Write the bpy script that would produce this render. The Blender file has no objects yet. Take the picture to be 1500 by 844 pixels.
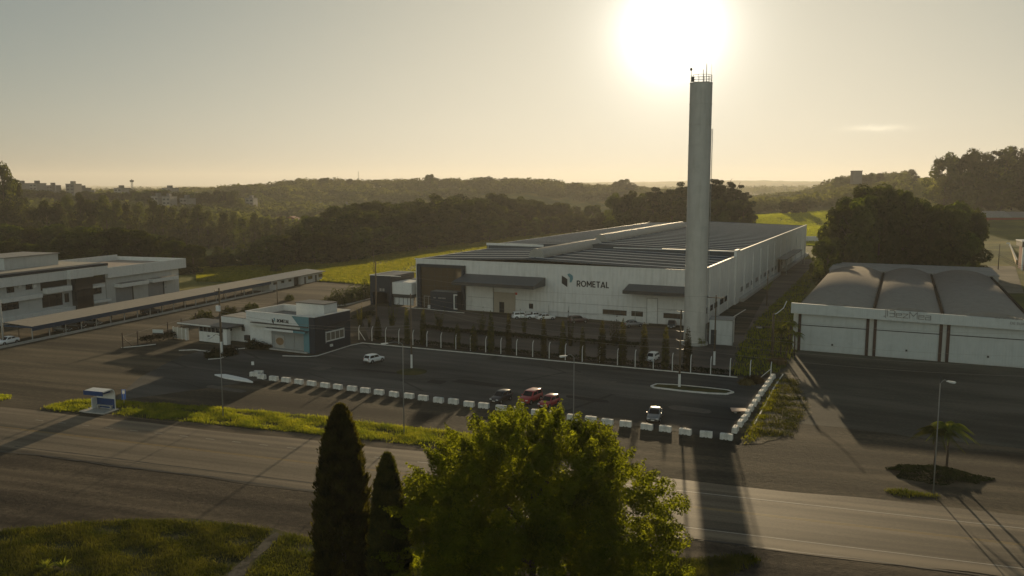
import bpy, math, random
import numpy as np
from mathutils import Vector, Matrix
random.seed(7); RNG = np.random.default_rng(11)
R = math.radians
sc = bpy.context.scene
COL = sc.collection

# ---------------------------------------------------------------- survey: photo pixel -> place
F = 1200.0; H = 30.0; P = math.atan(147 / F)
def ray(px, py):
    a = (px - 750) / F; b = (422 - py) / F
    return a, b * math.sin(P) + math.cos(P), b * math.cos(P) - math.sin(P)
def G(px, py, z=0.0):
    a, f, u = ray(px, py); t = (z - H) / u
    return (a * t, f * t)
def A(px, py, Y):
    a, f, u = ray(px, py); t = Y / f
    return (a * t, Y, H + u * t)
class Fr:
    """a building's own axes: x along its front, y away into it"""
    def __init__(s, o, r): s.o = o; s.r = R(r); s.c = math.cos(s.r); s.s = math.sin(s.r)
    def w(s, x, y): return (s.o[0] + x * s.c - y * s.s, s.o[1] + x * s.s + y * s.c)
    def l(s, X, Y):
        X -= s.o[0]; Y -= s.o[1]; return (X * s.c + Y * s.s, -X * s.s + Y * s.c)
    def gr(s, px, py, z=0.0): return s.l(*G(px, py, z))
    def pl(s, px, py, yl=0.0):
        a, f, u = ray(px, py); c0 = s.l(0, 0); d = (a * s.c + f * s.s, -a * s.s + f * s.c)
        t = (yl - c0[1]) / d[1]; return (c0[0] + d[0] * t, H + u * t)
    def plx(s, px, py, xl):
        a, f, u = ray(px, py); c0 = s.l(0, 0); d = (a * s.c + f * s.s, -a * s.s + f * s.c)
        t = (xl - c0[0]) / d[0]; return (c0[1] + d[1] * t, H + u * t)
SUN = Vector(ray(985, 45)).normalized()
SUN_EL = R(8.8); SUN_AZ = math.atan2(SUN.x, SUN.y)

# ---------------------------------------------------------------- mesh builder
class MB:
    def __init__(s): s.v = []; s.f = []; s.m = []
    def add(s, vs, fs, mi=0):
        o = len(s.v); s.v += [tuple(p) for p in vs]
        s.f += [tuple(i + o for i in f) for f in fs]; s.m += [mi] * len(fs); return s
    def box(s, x0, x1, y0, y1, z0, z1, mi=0):
        v = [(x, y, z) for z in (z0, z1) for x, y in ((x0, y0), (x1, y0), (x1, y1), (x0, y1))]
        return s.add(v, [(3, 2, 1, 0), (4, 5, 6, 7), (0, 1, 5, 4), (1, 2, 6, 5), (2, 3, 7, 6), (3, 0, 4, 7)], mi)
    def obox(s, M, sx, sy, sz, mi=0):
        v = [M @ Vector((x * sx / 2, y * sy / 2, z * sz / 2)) for z in (-1, 1) for x, y in ((-1, -1), (1, -1), (1, 1), (-1, 1))]
        return s.add(v, [(3, 2, 1, 0), (4, 5, 6, 7), (0, 1, 5, 4), (1, 2, 6, 5), (2, 3, 7, 6), (3, 0, 4, 7)], mi)
    def beam(s, a, b, w, h, mi=0):
        a = Vector(a); b = Vector(b); d = b - a
        q = d.to_track_quat('X', 'Z').to_matrix().to_4x4(); q.translation = (a + b) / 2
        return s.obox(q, d.length, w, h, mi)
    def prism(s, poly, z0, z1, mi=0):
        n = len(poly); ar = sum(poly[i][0] * poly[(i + 1) % n][1] - poly[(i + 1) % n][0] * poly[i][1] for i in range(n))
        if ar < 0: poly = poly[::-1]
        v = [(x, y, z0) for x, y in poly] + [(x, y, z1) for x, y in poly]
        return s.add(v, [tuple(range(n - 1, -1, -1)), tuple(range(n, 2 * n))] + [(i, (i + 1) % n, n + (i + 1) % n, n + i) for i in range(n)], mi)
    def extr(s, prof, a0, a1, axis='y', mi=0):
        """extrude a closed (h, z) profile along an axis"""
        n = len(prof)
        mk = (lambda p, t: (p[0], t, p[1])) if axis == 'y' else (lambda p, t: (t, p[0], p[1]))
        v = [mk(p, a0) for p in prof] + [mk(p, a1) for p in prof]
        return s.add(v, [tuple(range(n)), tuple(range(2 * n - 1, n - 1, -1))] + [(i, n + i, n + (i + 1) % n, (i + 1) % n) for i in range(n)], mi)
    def tube(s, path, r, n=8, r2=None, mi=0, cap=True):
        path = [Vector(p) for p in path]; k = len(path); o = len(s.v); rings = []
        up0 = None
        for i, p in enumerate(path):
            d = (path[min(i + 1, k - 1)] - path[max(i - 1, 0)]).normalized()
            if up0 is None: up0 = Vector((1, 0, 0)) if abs(d.x) < .9 else Vector((0, 1, 0))
            e = (up0 - d * up0.dot(d)).normalized(); up0 = e; g = d.cross(e)
            rr = r if r2 is None else r + (r2 - r) * i / (k - 1)
            for j in range(n):
                t = 2 * math.pi * j / n; s.v.append(tuple(p + (e * math.cos(t) + g * math.sin(t)) * rr))
        for i in range(k - 1):
            for j in range(n):
                a = o + i * n + j; b = o + i * n + (j + 1) % n
                s.f.append((a, b, b + n, a + n)); s.m.append(mi)
        if cap:
            s.f.append(tuple(range(o + n - 1, o - 1, -1))); s.f.append(tuple(range(o + (k - 1) * n, o + k * n))); s.m += [mi, mi]
        return s
    def lathe(s, prof, n=16, cx=0, cy=0, mi=0):
        o = len(s.v); k = len(prof)
        for r, z in prof:
            for j in range(n):
                t = 2 * math.pi * j / n; s.v.append((cx + r * math.cos(t), cy + r * math.sin(t), z))
        for i in range(k - 1):
            for j in range(n):
                a = o + i * n + j; b = o + i * n + (j + 1) % n
                s.f.append((a, b, b + n, a + n)); s.m.append(mi)
        s.f.append(tuple(range(o + n - 1, o - 1, -1))); s.f.append(tuple(range(o + (k - 1) * n, o + k * n))); s.m += [mi, mi]
        return s
    def build(s, name, mats, parent=None, smooth=False, bevel=0.0, loc=None, rz=None):
        me = bpy.data.meshes.new(name); me.from_pydata(s.v, [], s.f)
        mats = mats if isinstance(mats, (list, tuple)) else [mats]
        for m in mats: me.materials.append(m)
        if len(mats) > 1: me.polygons.foreach_set('material_index', s.m)
        if smooth: me.polygons.foreach_set('use_smooth', [True] * len(me.polygons))
        me.update()
        return link(name, me, parent, bevel, loc, rz)
def link(name, me, parent=None, bevel=0.0, loc=None, rz=None):
    o = bpy.data.objects.new(name, me); COL.objects.link(o)
    if parent is not None: o.parent = parent
    if loc is not None: o.location = loc
    if rz is not None: o.rotation_euler = (0, 0, rz)
    if bevel:
        b = o.modifiers.new('bevel', 'BEVEL'); b.width = bevel; b.segments = 2; b.limit_method = 'ANGLE'; b.angle_limit = R(40)
    return o
def npmesh(name, v, f, mats, smooth=False, normals=None):
    """v (n,3) array, f (m,3|4) array"""
    me = bpy.data.meshes.new(name); v = np.asarray(v, np.float32); f = np.asarray(f, np.int32)
    me.vertices.add(len(v)); me.vertices.foreach_set('co', v.ravel())
    me.loops.add(f.size); me.loops.foreach_set('vertex_index', f.ravel())
    me.polygons.add(len(f)); me.polygons.foreach_set('loop_start', np.arange(0, f.size, f.shape[1], dtype=np.int32))
    for m in (mats if isinstance(mats, (list, tuple)) else [mats]): me.materials.append(m)
    if smooth: me.polygons.foreach_set('use_smooth', np.ones(len(f), bool))
    me.update(calc_edges=True); me.validate()
    return me
def tag(o, label=None, cat=None, group=None, kind=None):
    if label: o['label'] = label
    if cat: o['category'] = cat
    if group: o['group'] = group
    if kind: o['kind'] = kind
    return o
def thing(name, label, cat, loc=(0, 0, 0), rz=0.0, group=None):
    o = bpy.data.objects.new(name, None); COL.objects.link(o); o.empty_display_size = .5
    o.location = loc; o.rotation_euler = (0, 0, rz); return tag(o, label, cat, group)
def dup(root, loc, rz, label, group=None, scale=None, sub=True):
    r = root.copy(); COL.objects.link(r); r.location = loc; r.rotation_euler = (0, 0, rz)
    if scale: r.scale = scale
    tag(r, label, None, group)
    if sub:
        for ch in list(root.children):
            c = ch.copy(); COL.objects.link(c); c.parent = r
            for g in ch.children:
                d = g.copy(); COL.objects.link(d); d.parent = c
    return r
ORD = ['first', 'second', 'third', 'fourth', 'fifth', 'sixth', 'seventh', 'eighth', 'ninth', 'tenth', 'eleventh', 'twelfth', 'thirteenth',
       'fourteenth', 'fifteenth', 'sixteenth', 'seventeenth', 'eighteenth', 'nineteenth', 'twentieth', 'twenty-first', 'twenty-second',
       'twenty-third', 'twenty-fourth', 'twenty-fifth', 'twenty-sixth', 'twenty-seventh', 'twenty-eighth', 'twenty-ninth', 'thirtieth']

# ---------------------------------------------------------------- materials
def nmat(name):
    m = bpy.data.materials.new(name); m.use_nodes = True; nt = m.node_tree
    return m, nt, nt.nodes['Principled BSDF'], nt.nodes.new, nt.links.new
def pm(name, c, rough=.6, var=.12, scale=1.5, metal=0.0, spec=.22, stain=0.0, bump=0.0, stretch=None, c2=None):
    """painted / masonry / metal surface: base colour with soft blotches, streaks of dirt and a little bump"""
    m, nt, b, N, L = nmat(name)
    b.inputs['Roughness'].default_value = rough; b.inputs['Metallic'].default_value = metal
    b.inputs['Specular IOR Level'].default_value = spec
    tc = N('ShaderNodeTexCoord'); mp = N('ShaderNodeMapping'); L(tc.outputs['Object'], mp.inputs[0])
    if stretch: mp.inputs['Scale'].default_value = stretch
    n1 = N('ShaderNodeTexNoise'); n1.inputs['Scale'].default_value = scale; n1.inputs['Detail'].default_value = 6; n1.inputs['Roughness'].default_value = .65
    L(mp.outputs[0], n1.inputs['Vector'])
    r = N('ShaderNodeMapRange'); r.inputs[1].default_value = .3; r.inputs[2].default_value = .7
    L(n1.outputs['Fac'], r.inputs[0])
    mx = N('ShaderNodeMix'); mx.data_type = 'RGBA'
    lo = c2 if c2 else tuple(x * (1 - var) for x in c); hi = c if c2 else tuple(min(1, x * (1 + var)) for x in c)
    mx.inputs[6].default_value = (*lo, 1); mx.inputs[7].default_value = (*hi, 1); L(r.outputs[0], mx.inputs[0])
    out = mx.outputs[2]
    if stain:
        mp2 = N('ShaderNodeMapping'); mp2.inputs['Scale'].default_value = (1.1, 1.1, .12); L(tc.outputs['Object'], mp2.inputs[0])
        n2 = N('ShaderNodeTexNoise'); n2.inputs['Scale'].default_value = 1.3; n2.inputs['Detail'].default_value = 5; L(mp2.outputs[0], n2.inputs['Vector'])
        r2 = N('ShaderNodeMapRange'); r2.inputs[1].default_value = .5; r2.inputs[2].default_value = .8; r2.inputs[4].default_value = stain; L(n2.outputs['Fac'], r2.inputs[0])
        m2 = N('ShaderNodeMix'); m2.data_type = 'RGBA'; m2.inputs[7].default_value = (c[0] * .45, c[1] * .42, c[2] * .36, 1)
        L(r2.outputs[0], m2.inputs[0]); L(out, m2.inputs[6]); out = m2.outputs[2]
    L(out, b.inputs['Base Color'])
    if bump:
        bp = N('ShaderNodeBump'); bp.inputs['Strength'].default_value = bump; bp.inputs['Distance'].default_value = .05
        n3 = N('ShaderNodeTexNoise'); n3.inputs['Scale'].default_value = scale * 8; n3.inputs['Detail'].default_value = 4; L(mp.outputs[0], n3.inputs['Vector'])
        L(n3.outputs['Fac'], bp.inputs['Height']); L(bp.outputs[0], b.inputs['Normal'])
    return m
def ribbed(name, c, period, axis=0, depth=.04, rough=.5, stain=.2, metal=0.0, seam=0.0):
    """ribbed sheet metal: a wave bump along one axis, faint stains"""
    m = pm(name, c, rough, .07, .6, metal, .5, stain)
    nt = m.node_tree; N = nt.nodes.new; L = nt.links.new; b = nt.nodes['Principled BSDF']
    tc = N('ShaderNodeTexCoord'); sx = N('ShaderNodeSeparateXYZ'); L(tc.outputs['Object'], sx.inputs[0])
    mu = N('ShaderNodeMath'); mu.operation = 'MULTIPLY'; mu.inputs[1].default_value = 2 * math.pi / period; L(sx.outputs[axis], mu.inputs[0])
    si = N('ShaderNodeMath'); si.operation = 'SINE'; L(mu.outputs[0], si.inputs[0])
    bp = N('ShaderNodeBump'); bp.inputs['Strength'].default_value = .6; bp.inputs['Distance'].default_value = depth
    L(si.outputs[0], bp.inputs['Height']); L(bp.outputs[0], b.inputs['Normal'])
    return m
def ground_mat(name, cols, scale=.15, fine=2.0, bump=.4, dist=.08, rough=.95, stretch=None, rot=0.0, cracks=0.0, spec=.1, tracks=None):
    """ground: three colours mixed by big and small noise (world coordinates), stretched along traffic, with bump"""
    m, nt, b, N, L = nmat(name)
    b.inputs['Roughness'].default_value = rough; b.inputs['Specular IOR Level'].default_value = spec
    tc = N('ShaderNodeTexCoord'); mp = N('ShaderNodeMapping'); mp.vector_type = 'TEXTURE'; L(tc.outputs['Object'], mp.inputs[0])
    mp.inputs['Rotation'].default_value = (0, 0, rot)
    if stretch: mp.inputs['Scale'].default_value = stretch
    def noise(s, d=8, r=.6, vec=mp.outputs[0]):
        n = N('ShaderNodeTexNoise'); n.inputs['Scale'].default_value = s; n.inputs['Detail'].default_value = d; n.inputs['Roughness'].default_value = r
        L(vec, n.inputs['Vector']); return n.outputs['Fac']
    big = noise(scale, 6); fin = noise(fine, 10, .75, tc.outputs['Object'])
    rp = N('ShaderNodeValToRGB'); e = rp.color_ramp.elements
    e[0].position = .36; e[0].color = (*cols[0], 1); e[1].position = .64; e[1].color = (*cols[2], 1)
    k = e.new(.5); k.color = (*cols[1], 1)
    ad = N('ShaderNodeMath'); ad.operation = 'MULTIPLY_ADD'; ad.inputs[1].default_value = .55; L(fin, ad.inputs[0])
    sb = N('ShaderNodeMath'); sb.operation = 'MULTIPLY_ADD'; sb.inputs[1].default_value = 1.35; sb.inputs[2].default_value = -.45; L(big, sb.inputs[0]); L(sb.outputs[0], ad.inputs[2])
    L(ad.outputs[0], rp.inputs[0]); out = rp.outputs[0]
    if cracks:
        vo = N('ShaderNodeTexVoronoi'); vo.feature = 'DISTANCE_TO_EDGE'; vo.inputs['Scale'].default_value = cracks
        wn = N('ShaderNodeMix'); wn.data_type = 'RGBA'; wn.inputs[0].default_value = .12
        nn = N('ShaderNodeTexNoise'); nn.inputs['Scale'].default_value = .5; L(tc.outputs['Object'], nn.inputs['Vector'])
        L(mp.outputs[0], wn.inputs[6]); L(nn.outputs['Color'], wn.inputs[7]); L(wn.outputs[2], vo.inputs['Vector'])
        cr = N('ShaderNodeMapRange'); cr.inputs[1].default_value = 0; cr.inputs[2].default_value = .012; cr.inputs[3].default_value = .45; cr.inputs[4].default_value = 1; L(vo.outputs['Distance'], cr.inputs[0])
        mm = N('ShaderNodeMix'); mm.data_type = 'RGBA'; mm.blend_type = 'MULTIPLY'; mm.inputs[0].default_value = 1; L(out, mm.inputs[6]); L(cr.outputs[0], mm.inputs[7]); out = mm.outputs[2]
    if tracks:   # worn wheel paths running along the traffic
        mr = N('ShaderNodeMapping'); mr.vector_type = 'TEXTURE'; mr.inputs['Rotation'].default_value = (0, 0, rot); L(tc.outputs['Object'], mr.inputs[0])
        sx = N('ShaderNodeSeparateXYZ'); L(mr.outputs[0], sx.inputs[0]); wb = N('ShaderNodeTexNoise'); wb.inputs['Scale'].default_value = tracks[2]; wb.inputs['Detail'].default_value = 2; L(mp.outputs[0], wb.inputs['Vector'])
        w1 = N('ShaderNodeMath'); w1.operation = 'MULTIPLY_ADD'; w1.inputs[1].default_value = tracks[3]; L(wb.outputs['Fac'], w1.inputs[0]); L(sx.outputs[1], w1.inputs[2])
        w2 = N('ShaderNodeMath'); w2.operation = 'MULTIPLY'; w2.inputs[1].default_value = 6.283 / tracks[0]; L(w1.outputs[0], w2.inputs[0])
        w3 = N('ShaderNodeMath'); w3.operation = 'SINE'; L(w2.outputs[0], w3.inputs[0])
        w4 = N('ShaderNodeMapRange'); w4.inputs[1].default_value = -1; w4.inputs[3].default_value = 1 - tracks[1]; w4.inputs[4].default_value = 1 + tracks[1] * .4; L(w3.outputs[0], w4.inputs[0])
        mt = N('ShaderNodeMix'); mt.data_type = 'RGBA'; mt.blend_type = 'MULTIPLY'; mt.inputs[0].default_value = 1; L(out, mt.inputs[6]); L(w4.outputs[0], mt.inputs[7]); out = mt.outputs[2]
    L(out, b.inputs['Base Color'])
    if bump:
        bp = N('ShaderNodeBump'); bp.inputs['Strength'].default_value = bump; bp.inputs['Distance'].default_value = dist
        L(fin, bp.inputs['Height']); L(bp.outputs[0], b.inputs['Normal'])
    return m
def leaf_mat(name, dark, light, trans=.45, tcol=None, scale=.35, rough=.6):
    m = bpy.data.materials.new(name); m.use_nodes = True; nt = m.node_tree; nt.nodes.clear(); N = nt.nodes.new; L = nt.links.new
    out = N('ShaderNodeOutputMaterial'); tc = N('ShaderNodeTexCoord'); oi = N('ShaderNodeObjectInfo')
    n = N('ShaderNodeTexNoise'); n.inputs['Scale'].default_value = scale; n.inputs['Detail'].default_value = 4; L(tc.outputs['Object'], n.inputs['Vector'])
    r = N('ShaderNodeMapRange'); r.inputs[1].default_value = .32; r.inputs[2].default_value = .68; L(n.outputs['Fac'], r.inputs[0])
    mx = N('ShaderNodeMix'); mx.data_type = 'RGBA'; mx.inputs[6].default_value = (*dark, 1); mx.inputs[7].default_value = (*light, 1); L(r.outputs[0], mx.inputs[0])
    hs = N('ShaderNodeHueSaturation'); L(mx.outputs[2], hs.inputs['Color'])
    v = N('ShaderNodeMapRange'); v.inputs[3].default_value = .5; v.inputs[4].default_value = 1.6; L(oi.outputs['Random'], v.inputs[0]); L(v.outputs[0], hs.inputs['Value'])
    hh = N('ShaderNodeMapRange'); hh.inputs[3].default_value = .485; hh.inputs[4].default_value = .51; L(oi.outputs['Random'], hh.inputs[0]); L(hh.outputs[0], hs.inputs['Hue'])
    d = N('ShaderNodeBsdfPrincipled'); d.inputs['Roughness'].default_value = rough; d.inputs['Specular IOR Level'].default_value = 0
    t = N('ShaderNodeBsdfTranslucent'); L(hs.outputs[0], d.inputs['Base Color'])
    g = N('ShaderNodeMix'); g.data_type = 'RGBA'; g.blend_type = 'MULTIPLY'; g.inputs[0].default_value = 1
    g.inputs[7].default_value = (*(tcol or (2.2, 1.9, .6)), 1); L(hs.outputs[0], g.inputs[6]); L(g.outputs[2], t.inputs['Color'])
    ms = N('ShaderNodeMixShader'); ms.inputs[0].default_value = trans; L(d.outputs[0], ms.inputs[1]); L(t.outputs[0], ms.inputs[2]); L(ms.outputs[0], out.inputs[0])
    return m
def glass_mat(name, c=(.02, .022, .025), rough=.06):
    m, nt, b, N, L = nmat(name); b.inputs['Base Color'].default_value = (*c, 1); b.inputs['Roughness'].default_value = rough
    b.inputs['Specular IOR Level'].default_value = .9
    return m

WHITE = ribbed('white_cladding', (.58, .58, .555), .9, 0, .03, .5, .38)
WHITE_Y = ribbed('white_side_cladding', (.58, .58, .555), .9, 1, .03, .5, .38)
WPLAIN = pm('white_masonry', (.46, .465, .445), .7, .06, .8, stain=.28)
WPAINT = pm('white_paint', (.63, .63, .60), .6, .08, 2.0, stain=.2)
WOLD = pm('worn_white_paint', (.64, .62, .56), .8, .3, 1.3, stain=.7, bump=.2)
NAVY = pm('navy_cladding', (.022, .030, .042), .45, .15, .8)
BLUE = pm('blue_fascia', (.02, .045, .085), .5, .2, .8)
SHBLUE = pm('shelter_blue', (.012, .045, .14), .5, .2, 2)
TEAL = pm('teal_paint', (.10, .22, .25), .55, .08, 1)
CANOPY = ribbed('dark_canopy_sheet', (.055, .062, .07), .5, 0, .03, .5, .1)
ROOFG = ribbed('roof_sheet', (.075, .088, .10), .6, 1, .012, .7, .25); ROOFG.node_tree.nodes['Principled BSDF'].inputs['Specular IOR Level'].default_value = 0
STRIP = pm('skylight_strip', (.62, .63, .62), .7, .1, 1, spec=0)
VENT = pm('ventilator_sheet', (.27, .265, .24), .5, .12, .8, metal=.1, stain=.2)
CONC = pm('concrete', (.36, .35, .32), .85, .14, 1.2, stain=.3, bump=.3)
TOWERC = pm('tower_painted_steel', (.47, .445, .40), .6, .08, .5, stain=.4)
GREY = pm('grey_roofing', (.22, .215, .2), .8, .2, .7, bump=.2)
TANROOF = ribbed('fibre_cement_roof', (.22, .20, .165), .5, 0, .05, .85, .35)
VAULT = ribbed('vault_sheet', (.215, .205, .19), .8, 1, .02, .8, .35); VAULT.node_tree.nodes['Principled BSDF'].inputs['Specular IOR Level'].default_value = 0
DARKMET = pm('dark_metal', (.05, .05, .05), .5, .2, 2)
STEEL = pm('galvanised_steel', (.30, .30, .29), .5, .12, 3, metal=.5)
LAMPP = pm('lamp_pole_grey', (.20, .195, .18), .6, .15, 2)
BROWNP = pm('dark_brown_column', (.045, .028, .022), .6, .2, 1)
WOOD = pm('weathered_timber', (.10, .075, .05), .85, .3, 3, stretch=(1, 1, .2))
BEIGE = pm('beige_door', (.33, .29, .23), .65, .08, 1, stain=.2)
GLASS = glass_mat('dark_glass')
GLASSM = glass_mat('curtain_glass_brown_reflection', (.075, .055, .033), .03)  # brown reflection put into the base colour of the glass
WINB = glass_mat('brown_window_glass', (.06, .045, .03), .15)
DARKIN = pm('painted_opening_shade', (.03, .028, .025), .8, .2, 1)  # near-black base colour stands in for the shade inside openings
RUBBER = pm('tyre_rubber', (.012, .012, .012), .85, .2, 5)
RIM = pm('wheel_rim', (.35, .35, .36), .35, .1, 5, metal=.8)
REDL = pm('tail_lamp_red', (.35, .012, .01), .25, .1, 5)
CLEAR = pm('headlamp_clear', (.55, .56, .56), .12, .05, 5)
LETTER = pm('lettering_charcoal', (.02, .022, .026), .5, .1, 2)
LGREY = pm('lettering_grey', (.21, .21, .20), .5, .1, 2)
REDB = pm('red_brick_shed', (.22, .05, .035), .8, .2, 1)
PORCEL = pm('porcelain', (.22, .19, .16), .4, .1, 5)
WIREM = pm('wire_aluminium', (.25, .23, .2), .5, .1, 2, metal=.5)
# ---------------------------------------------------------------- camera, light, sky
cam = bpy.data.cameras.new('camera'); co = bpy.data.objects.new('camera', cam); COL.objects.link(co)
co.location = (0, 0, H); co.rotation_euler = (math.pi / 2 - P, 0, 0); cam.sensor_width = 36; cam.lens = 36 * F / 1500
cam.clip_start = .5; cam.clip_end = 60000; sc.camera = co
sl = bpy.data.lights.new('sun', 'SUN'); so = bpy.data.objects.new('sun', sl); COL.objects.link(so)
sl.energy = 5.0; sl.angle = R(.55); sl.color = (1.0, .77, .46)
SUNL = Vector((math.sin(SUN_AZ) * math.cos(SUN_EL), math.cos(SUN_AZ) * math.cos(SUN_EL), math.sin(SUN_EL)))
so.rotation_euler = (-SUNL).to_track_quat('-Z', 'Y').to_euler()
BACK_FILL = (3.4, 2.8, 2.2); SHOULDER = (.160, .176, .226)  # added fill: gain on the unseen sky behind the camera
w = bpy.data.worlds.new('World'); sc.world = w; w.use_nodes = True
nt = w.node_tree; N = nt.nodes.new; L = nt.links.new; bg = nt.nodes['Background']; bg.inputs['Strength'].default_value = .12
sky = N('ShaderNodeTexSky'); sky.sky_type = 'NISHITA'; sky.sun_disc = False; sky.sun_elevation = SUN_EL; sky.sun_rotation = SUN_AZ
sky.altitude = 700; sky.air_density = 1.0; sky.dust_density = 4.0; sky.ozone_density = 1.0
hs = N('ShaderNodeHueSaturation'); hs.inputs['Saturation'].default_value = .55; hs.inputs['Value'].default_value = 1.0; L(sky.outputs[0], hs.inputs['Color'])
tint = N('ShaderNodeMix'); tint.data_type = 'RGBA'; tint.blend_type = 'MULTIPLY'; tint.inputs[0].default_value = 1; tint.inputs[7].default_value = (.73, .92, 1.06, 1); L(hs.outputs[0], tint.inputs[6])
tc = N('ShaderNodeTexCoord'); dt = N('ShaderNodeVectorMath'); dt.operation = 'DOT_PRODUCT'; nz = N('ShaderNodeVectorMath'); nz.operation = 'NORMALIZE'
L(tc.outputs['Generated'], nz.inputs[0]); L(nz.outputs[0], dt.inputs[0]); dt.inputs[1].default_value = SUN
ac = N('ShaderNodeMath'); ac.operation = 'ARCCOSINE'; L(dt.outputs['Value'], ac.inputs[0])
def mth(op, a, b=None):
    n = N('ShaderNodeMath'); n.operation = op
    for i, x in enumerate((a, b)):
        if x is None: continue
        if isinstance(x, (int, float)): n.inputs[i].default_value = x
        else: L(x, n.inputs[i])
    return n.outputs[0]
q = mth('DIVIDE', ac.outputs[0], R(2.4)); g1 = mth('MULTIPLY', mth('EXPONENT', mth('MULTIPLY', mth('MULTIPLY', q, q), -1.0)), 13.0)
g2 = mth('MULTIPLY', mth('EXPONENT', mth('DIVIDE', ac.outputs[0], -R(7.5))), 1.6)
def tinted(fac, col):
    n = N('ShaderNodeMix'); n.data_type = 'RGBA'; n.blend_type = 'MULTIPLY'; n.inputs[0].default_value = 1; n.inputs[7].default_value = (*col, 1)
    L(fac, n.inputs[6]); return n.outputs[2]
def addc(a, b):
    n = N('ShaderNodeMix'); n.data_type = 'RGBA'; n.blend_type = 'ADD'; n.inputs[0].default_value = 1; L(a, n.inputs[6]); L(b, n.inputs[7]); return n.outputs[2]
# sky compressed near the sun, and brightened behind the camera as added fill light
east = mth('MINIMUM', mth('MAXIMUM', mth('MULTIPLY', dt.outputs['Value'], -1.0), 0.0), 1.0)
sz = N('ShaderNodeSeparateXYZ'); L(nz.outputs[0], sz.inputs[0]); high = mth('SUBTRACT', 1.0, mth('MINIMUM', mth('MULTIPLY', mth('MAXIMUM', mth('SUBTRACT', sz.outputs[2], .07), 0.0), .8), .22))
sx = N('ShaderNodeSeparateColor'); L(tint.outputs[2], sx.inputs[0]); cc = N('ShaderNodeCombineColor')
for i in range(3):
    sky_gain = mth('MULTIPLY', high, mth('ADD', 1.0, mth('MULTIPLY', east, BACK_FILL[i])))
    L(mth('MULTIPLY', sky_gain, mth('DIVIDE', sx.outputs[i], mth('ADD', 1.0, mth('MULTIPLY', sx.outputs[i], SHOULDER[i])))), cc.inputs[i])
tot = addc(addc(cc.outputs[0], tinted(g1, (1, .96, .86))), tinted(g2, (1, .94, .80)))
q3 = mth('DIVIDE', ac.outputs[0], R(4.6)); tot = addc(tot, tinted(mth('MULTIPLY', mth('EXPONENT', mth('MULTIPLY', mth('MULTIPLY', q3, q3), -1.0)), 3.3), (1, .96, .86)))
# one small wisp of cloud low in the sky, right of the sun
cd = Vector(ray(1284, 188)).normalized(); ch = Vector((0, 0, 1)).cross(cd).normalized(); cu = cd.cross(ch)
def dotn(v):
    n = N('ShaderNodeVectorMath'); n.operation = 'DOT_PRODUCT'; L(nz.outputs[0], n.inputs[0]); n.inputs[1].default_value = v; return n.outputs['Value']
nn = N('ShaderNodeTexNoise'); nn.inputs['Scale'].default_value = 60; nn.inputs['Detail'].default_value = 6; L(nz.outputs[0], nn.inputs['Vector'])
wob = mth('MULTIPLY', mth('SUBTRACT', nn.outputs['Fac'], .5), .010)
ex = mth('DIVIDE', dotn(ch), .026); ey = mth('DIVIDE', mth('ADD', mth('SUBTRACT', dotn(cu), 0.0), wob), .0032)
cm = mth('MULTIPLY', mth('EXPONENT', mth('MULTIPLY', mth('ADD', mth('MULTIPLY', ex, ex), mth('MULTIPLY', ey, ey)), -1.0)), mth('GREATER_THAN', dt.outputs['Value'], 0))
tot = addc(tot, tinted(mth('MULTIPLY', cm, 1.8), (1, .88, .66)))
L(tot, bg.inputs['Color'])
vs = sc.view_settings; vs.view_transform = 'Standard'; vs.look = 'None'; vs.gamma = 1; vs.use_curve_mapping = False; vs.exposure = 0.18
sc.render.engine = 'CYCLES'; cy = sc.cycles
cy.max_bounces = 5; cy.diffuse_bounces = 3; cy.glossy_bounces = 2; cy.transmission_bounces = 3; cy.volume_bounces = 0; cy.transparent_max_bounces = 4
cy.caustics_reflective = False; cy.caustics_refractive = False; cy.use_denoising = True
try: cy.denoiser = 'OPENIMAGEDENOISE'
except Exception: pass
cy.sample_clamp_indirect = 4.0; cy.use_adaptive_sampling = True; cy.adaptive_threshold = .015

# ---------------------------------------------------------------- terrain
PX = np.array([-900, -450, 0, 150, 300, 450, 600, 750, 900, 1050, 1150, 1250, 1350, 1500, 1950, 2400], float)
TY = np.array([0, 255, 300, 420, 520, 620, 850, 1200, 1700, 2600, 4500, 8800], float)
TZ = np.array([
    [0] * 16, [0] * 16,
    [-2, -2, -1.5, -1.5, -1, 0, 0, 0, 0, 0, 0, 0, 0, 0, 0, 0],
    [-6, -6, -6, -6, -5, -2, 0, 0, 0, 0, 0, 0, 1, 2, 3, 3],
    [-3, -3, -4, -4, -6, -5, -1, 0, 0, 1.5, 4, 4, 7, 9, 10, 10],
    [2, 2, 1, 1, -3, -8, -6, -4, 0, 7, 10, 11, 14, 20, 22, 22],
    [15, 15, 12, 9, 3, -4, -10, -10, -8, 0, 6, 20, 34, 40, 40, 40],
    [13, 13, 14, 13, 19, 31, 29, 33, 23, 2, 11, 34, 41, 43, 43, 43],
    [5, 5, 5, 5, 5, 6, 8, 8, 4, 0, 5, 12, 15, 15, 15, 15],
    [4, 4, 4, 5, 5, 6, 8, 8, 10, 8, 10, 14, 16, 16, 16, 16],
    [12, 12, 16, 18, 14, 16, 20, 30, 56, 64, 62, 60, 54, 40, 30, 30],
    [30, 30, 40, 44, 42, 40, 40, 60, 80, 90, 90, 80, 70, 60, 50, 50]], float)
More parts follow.
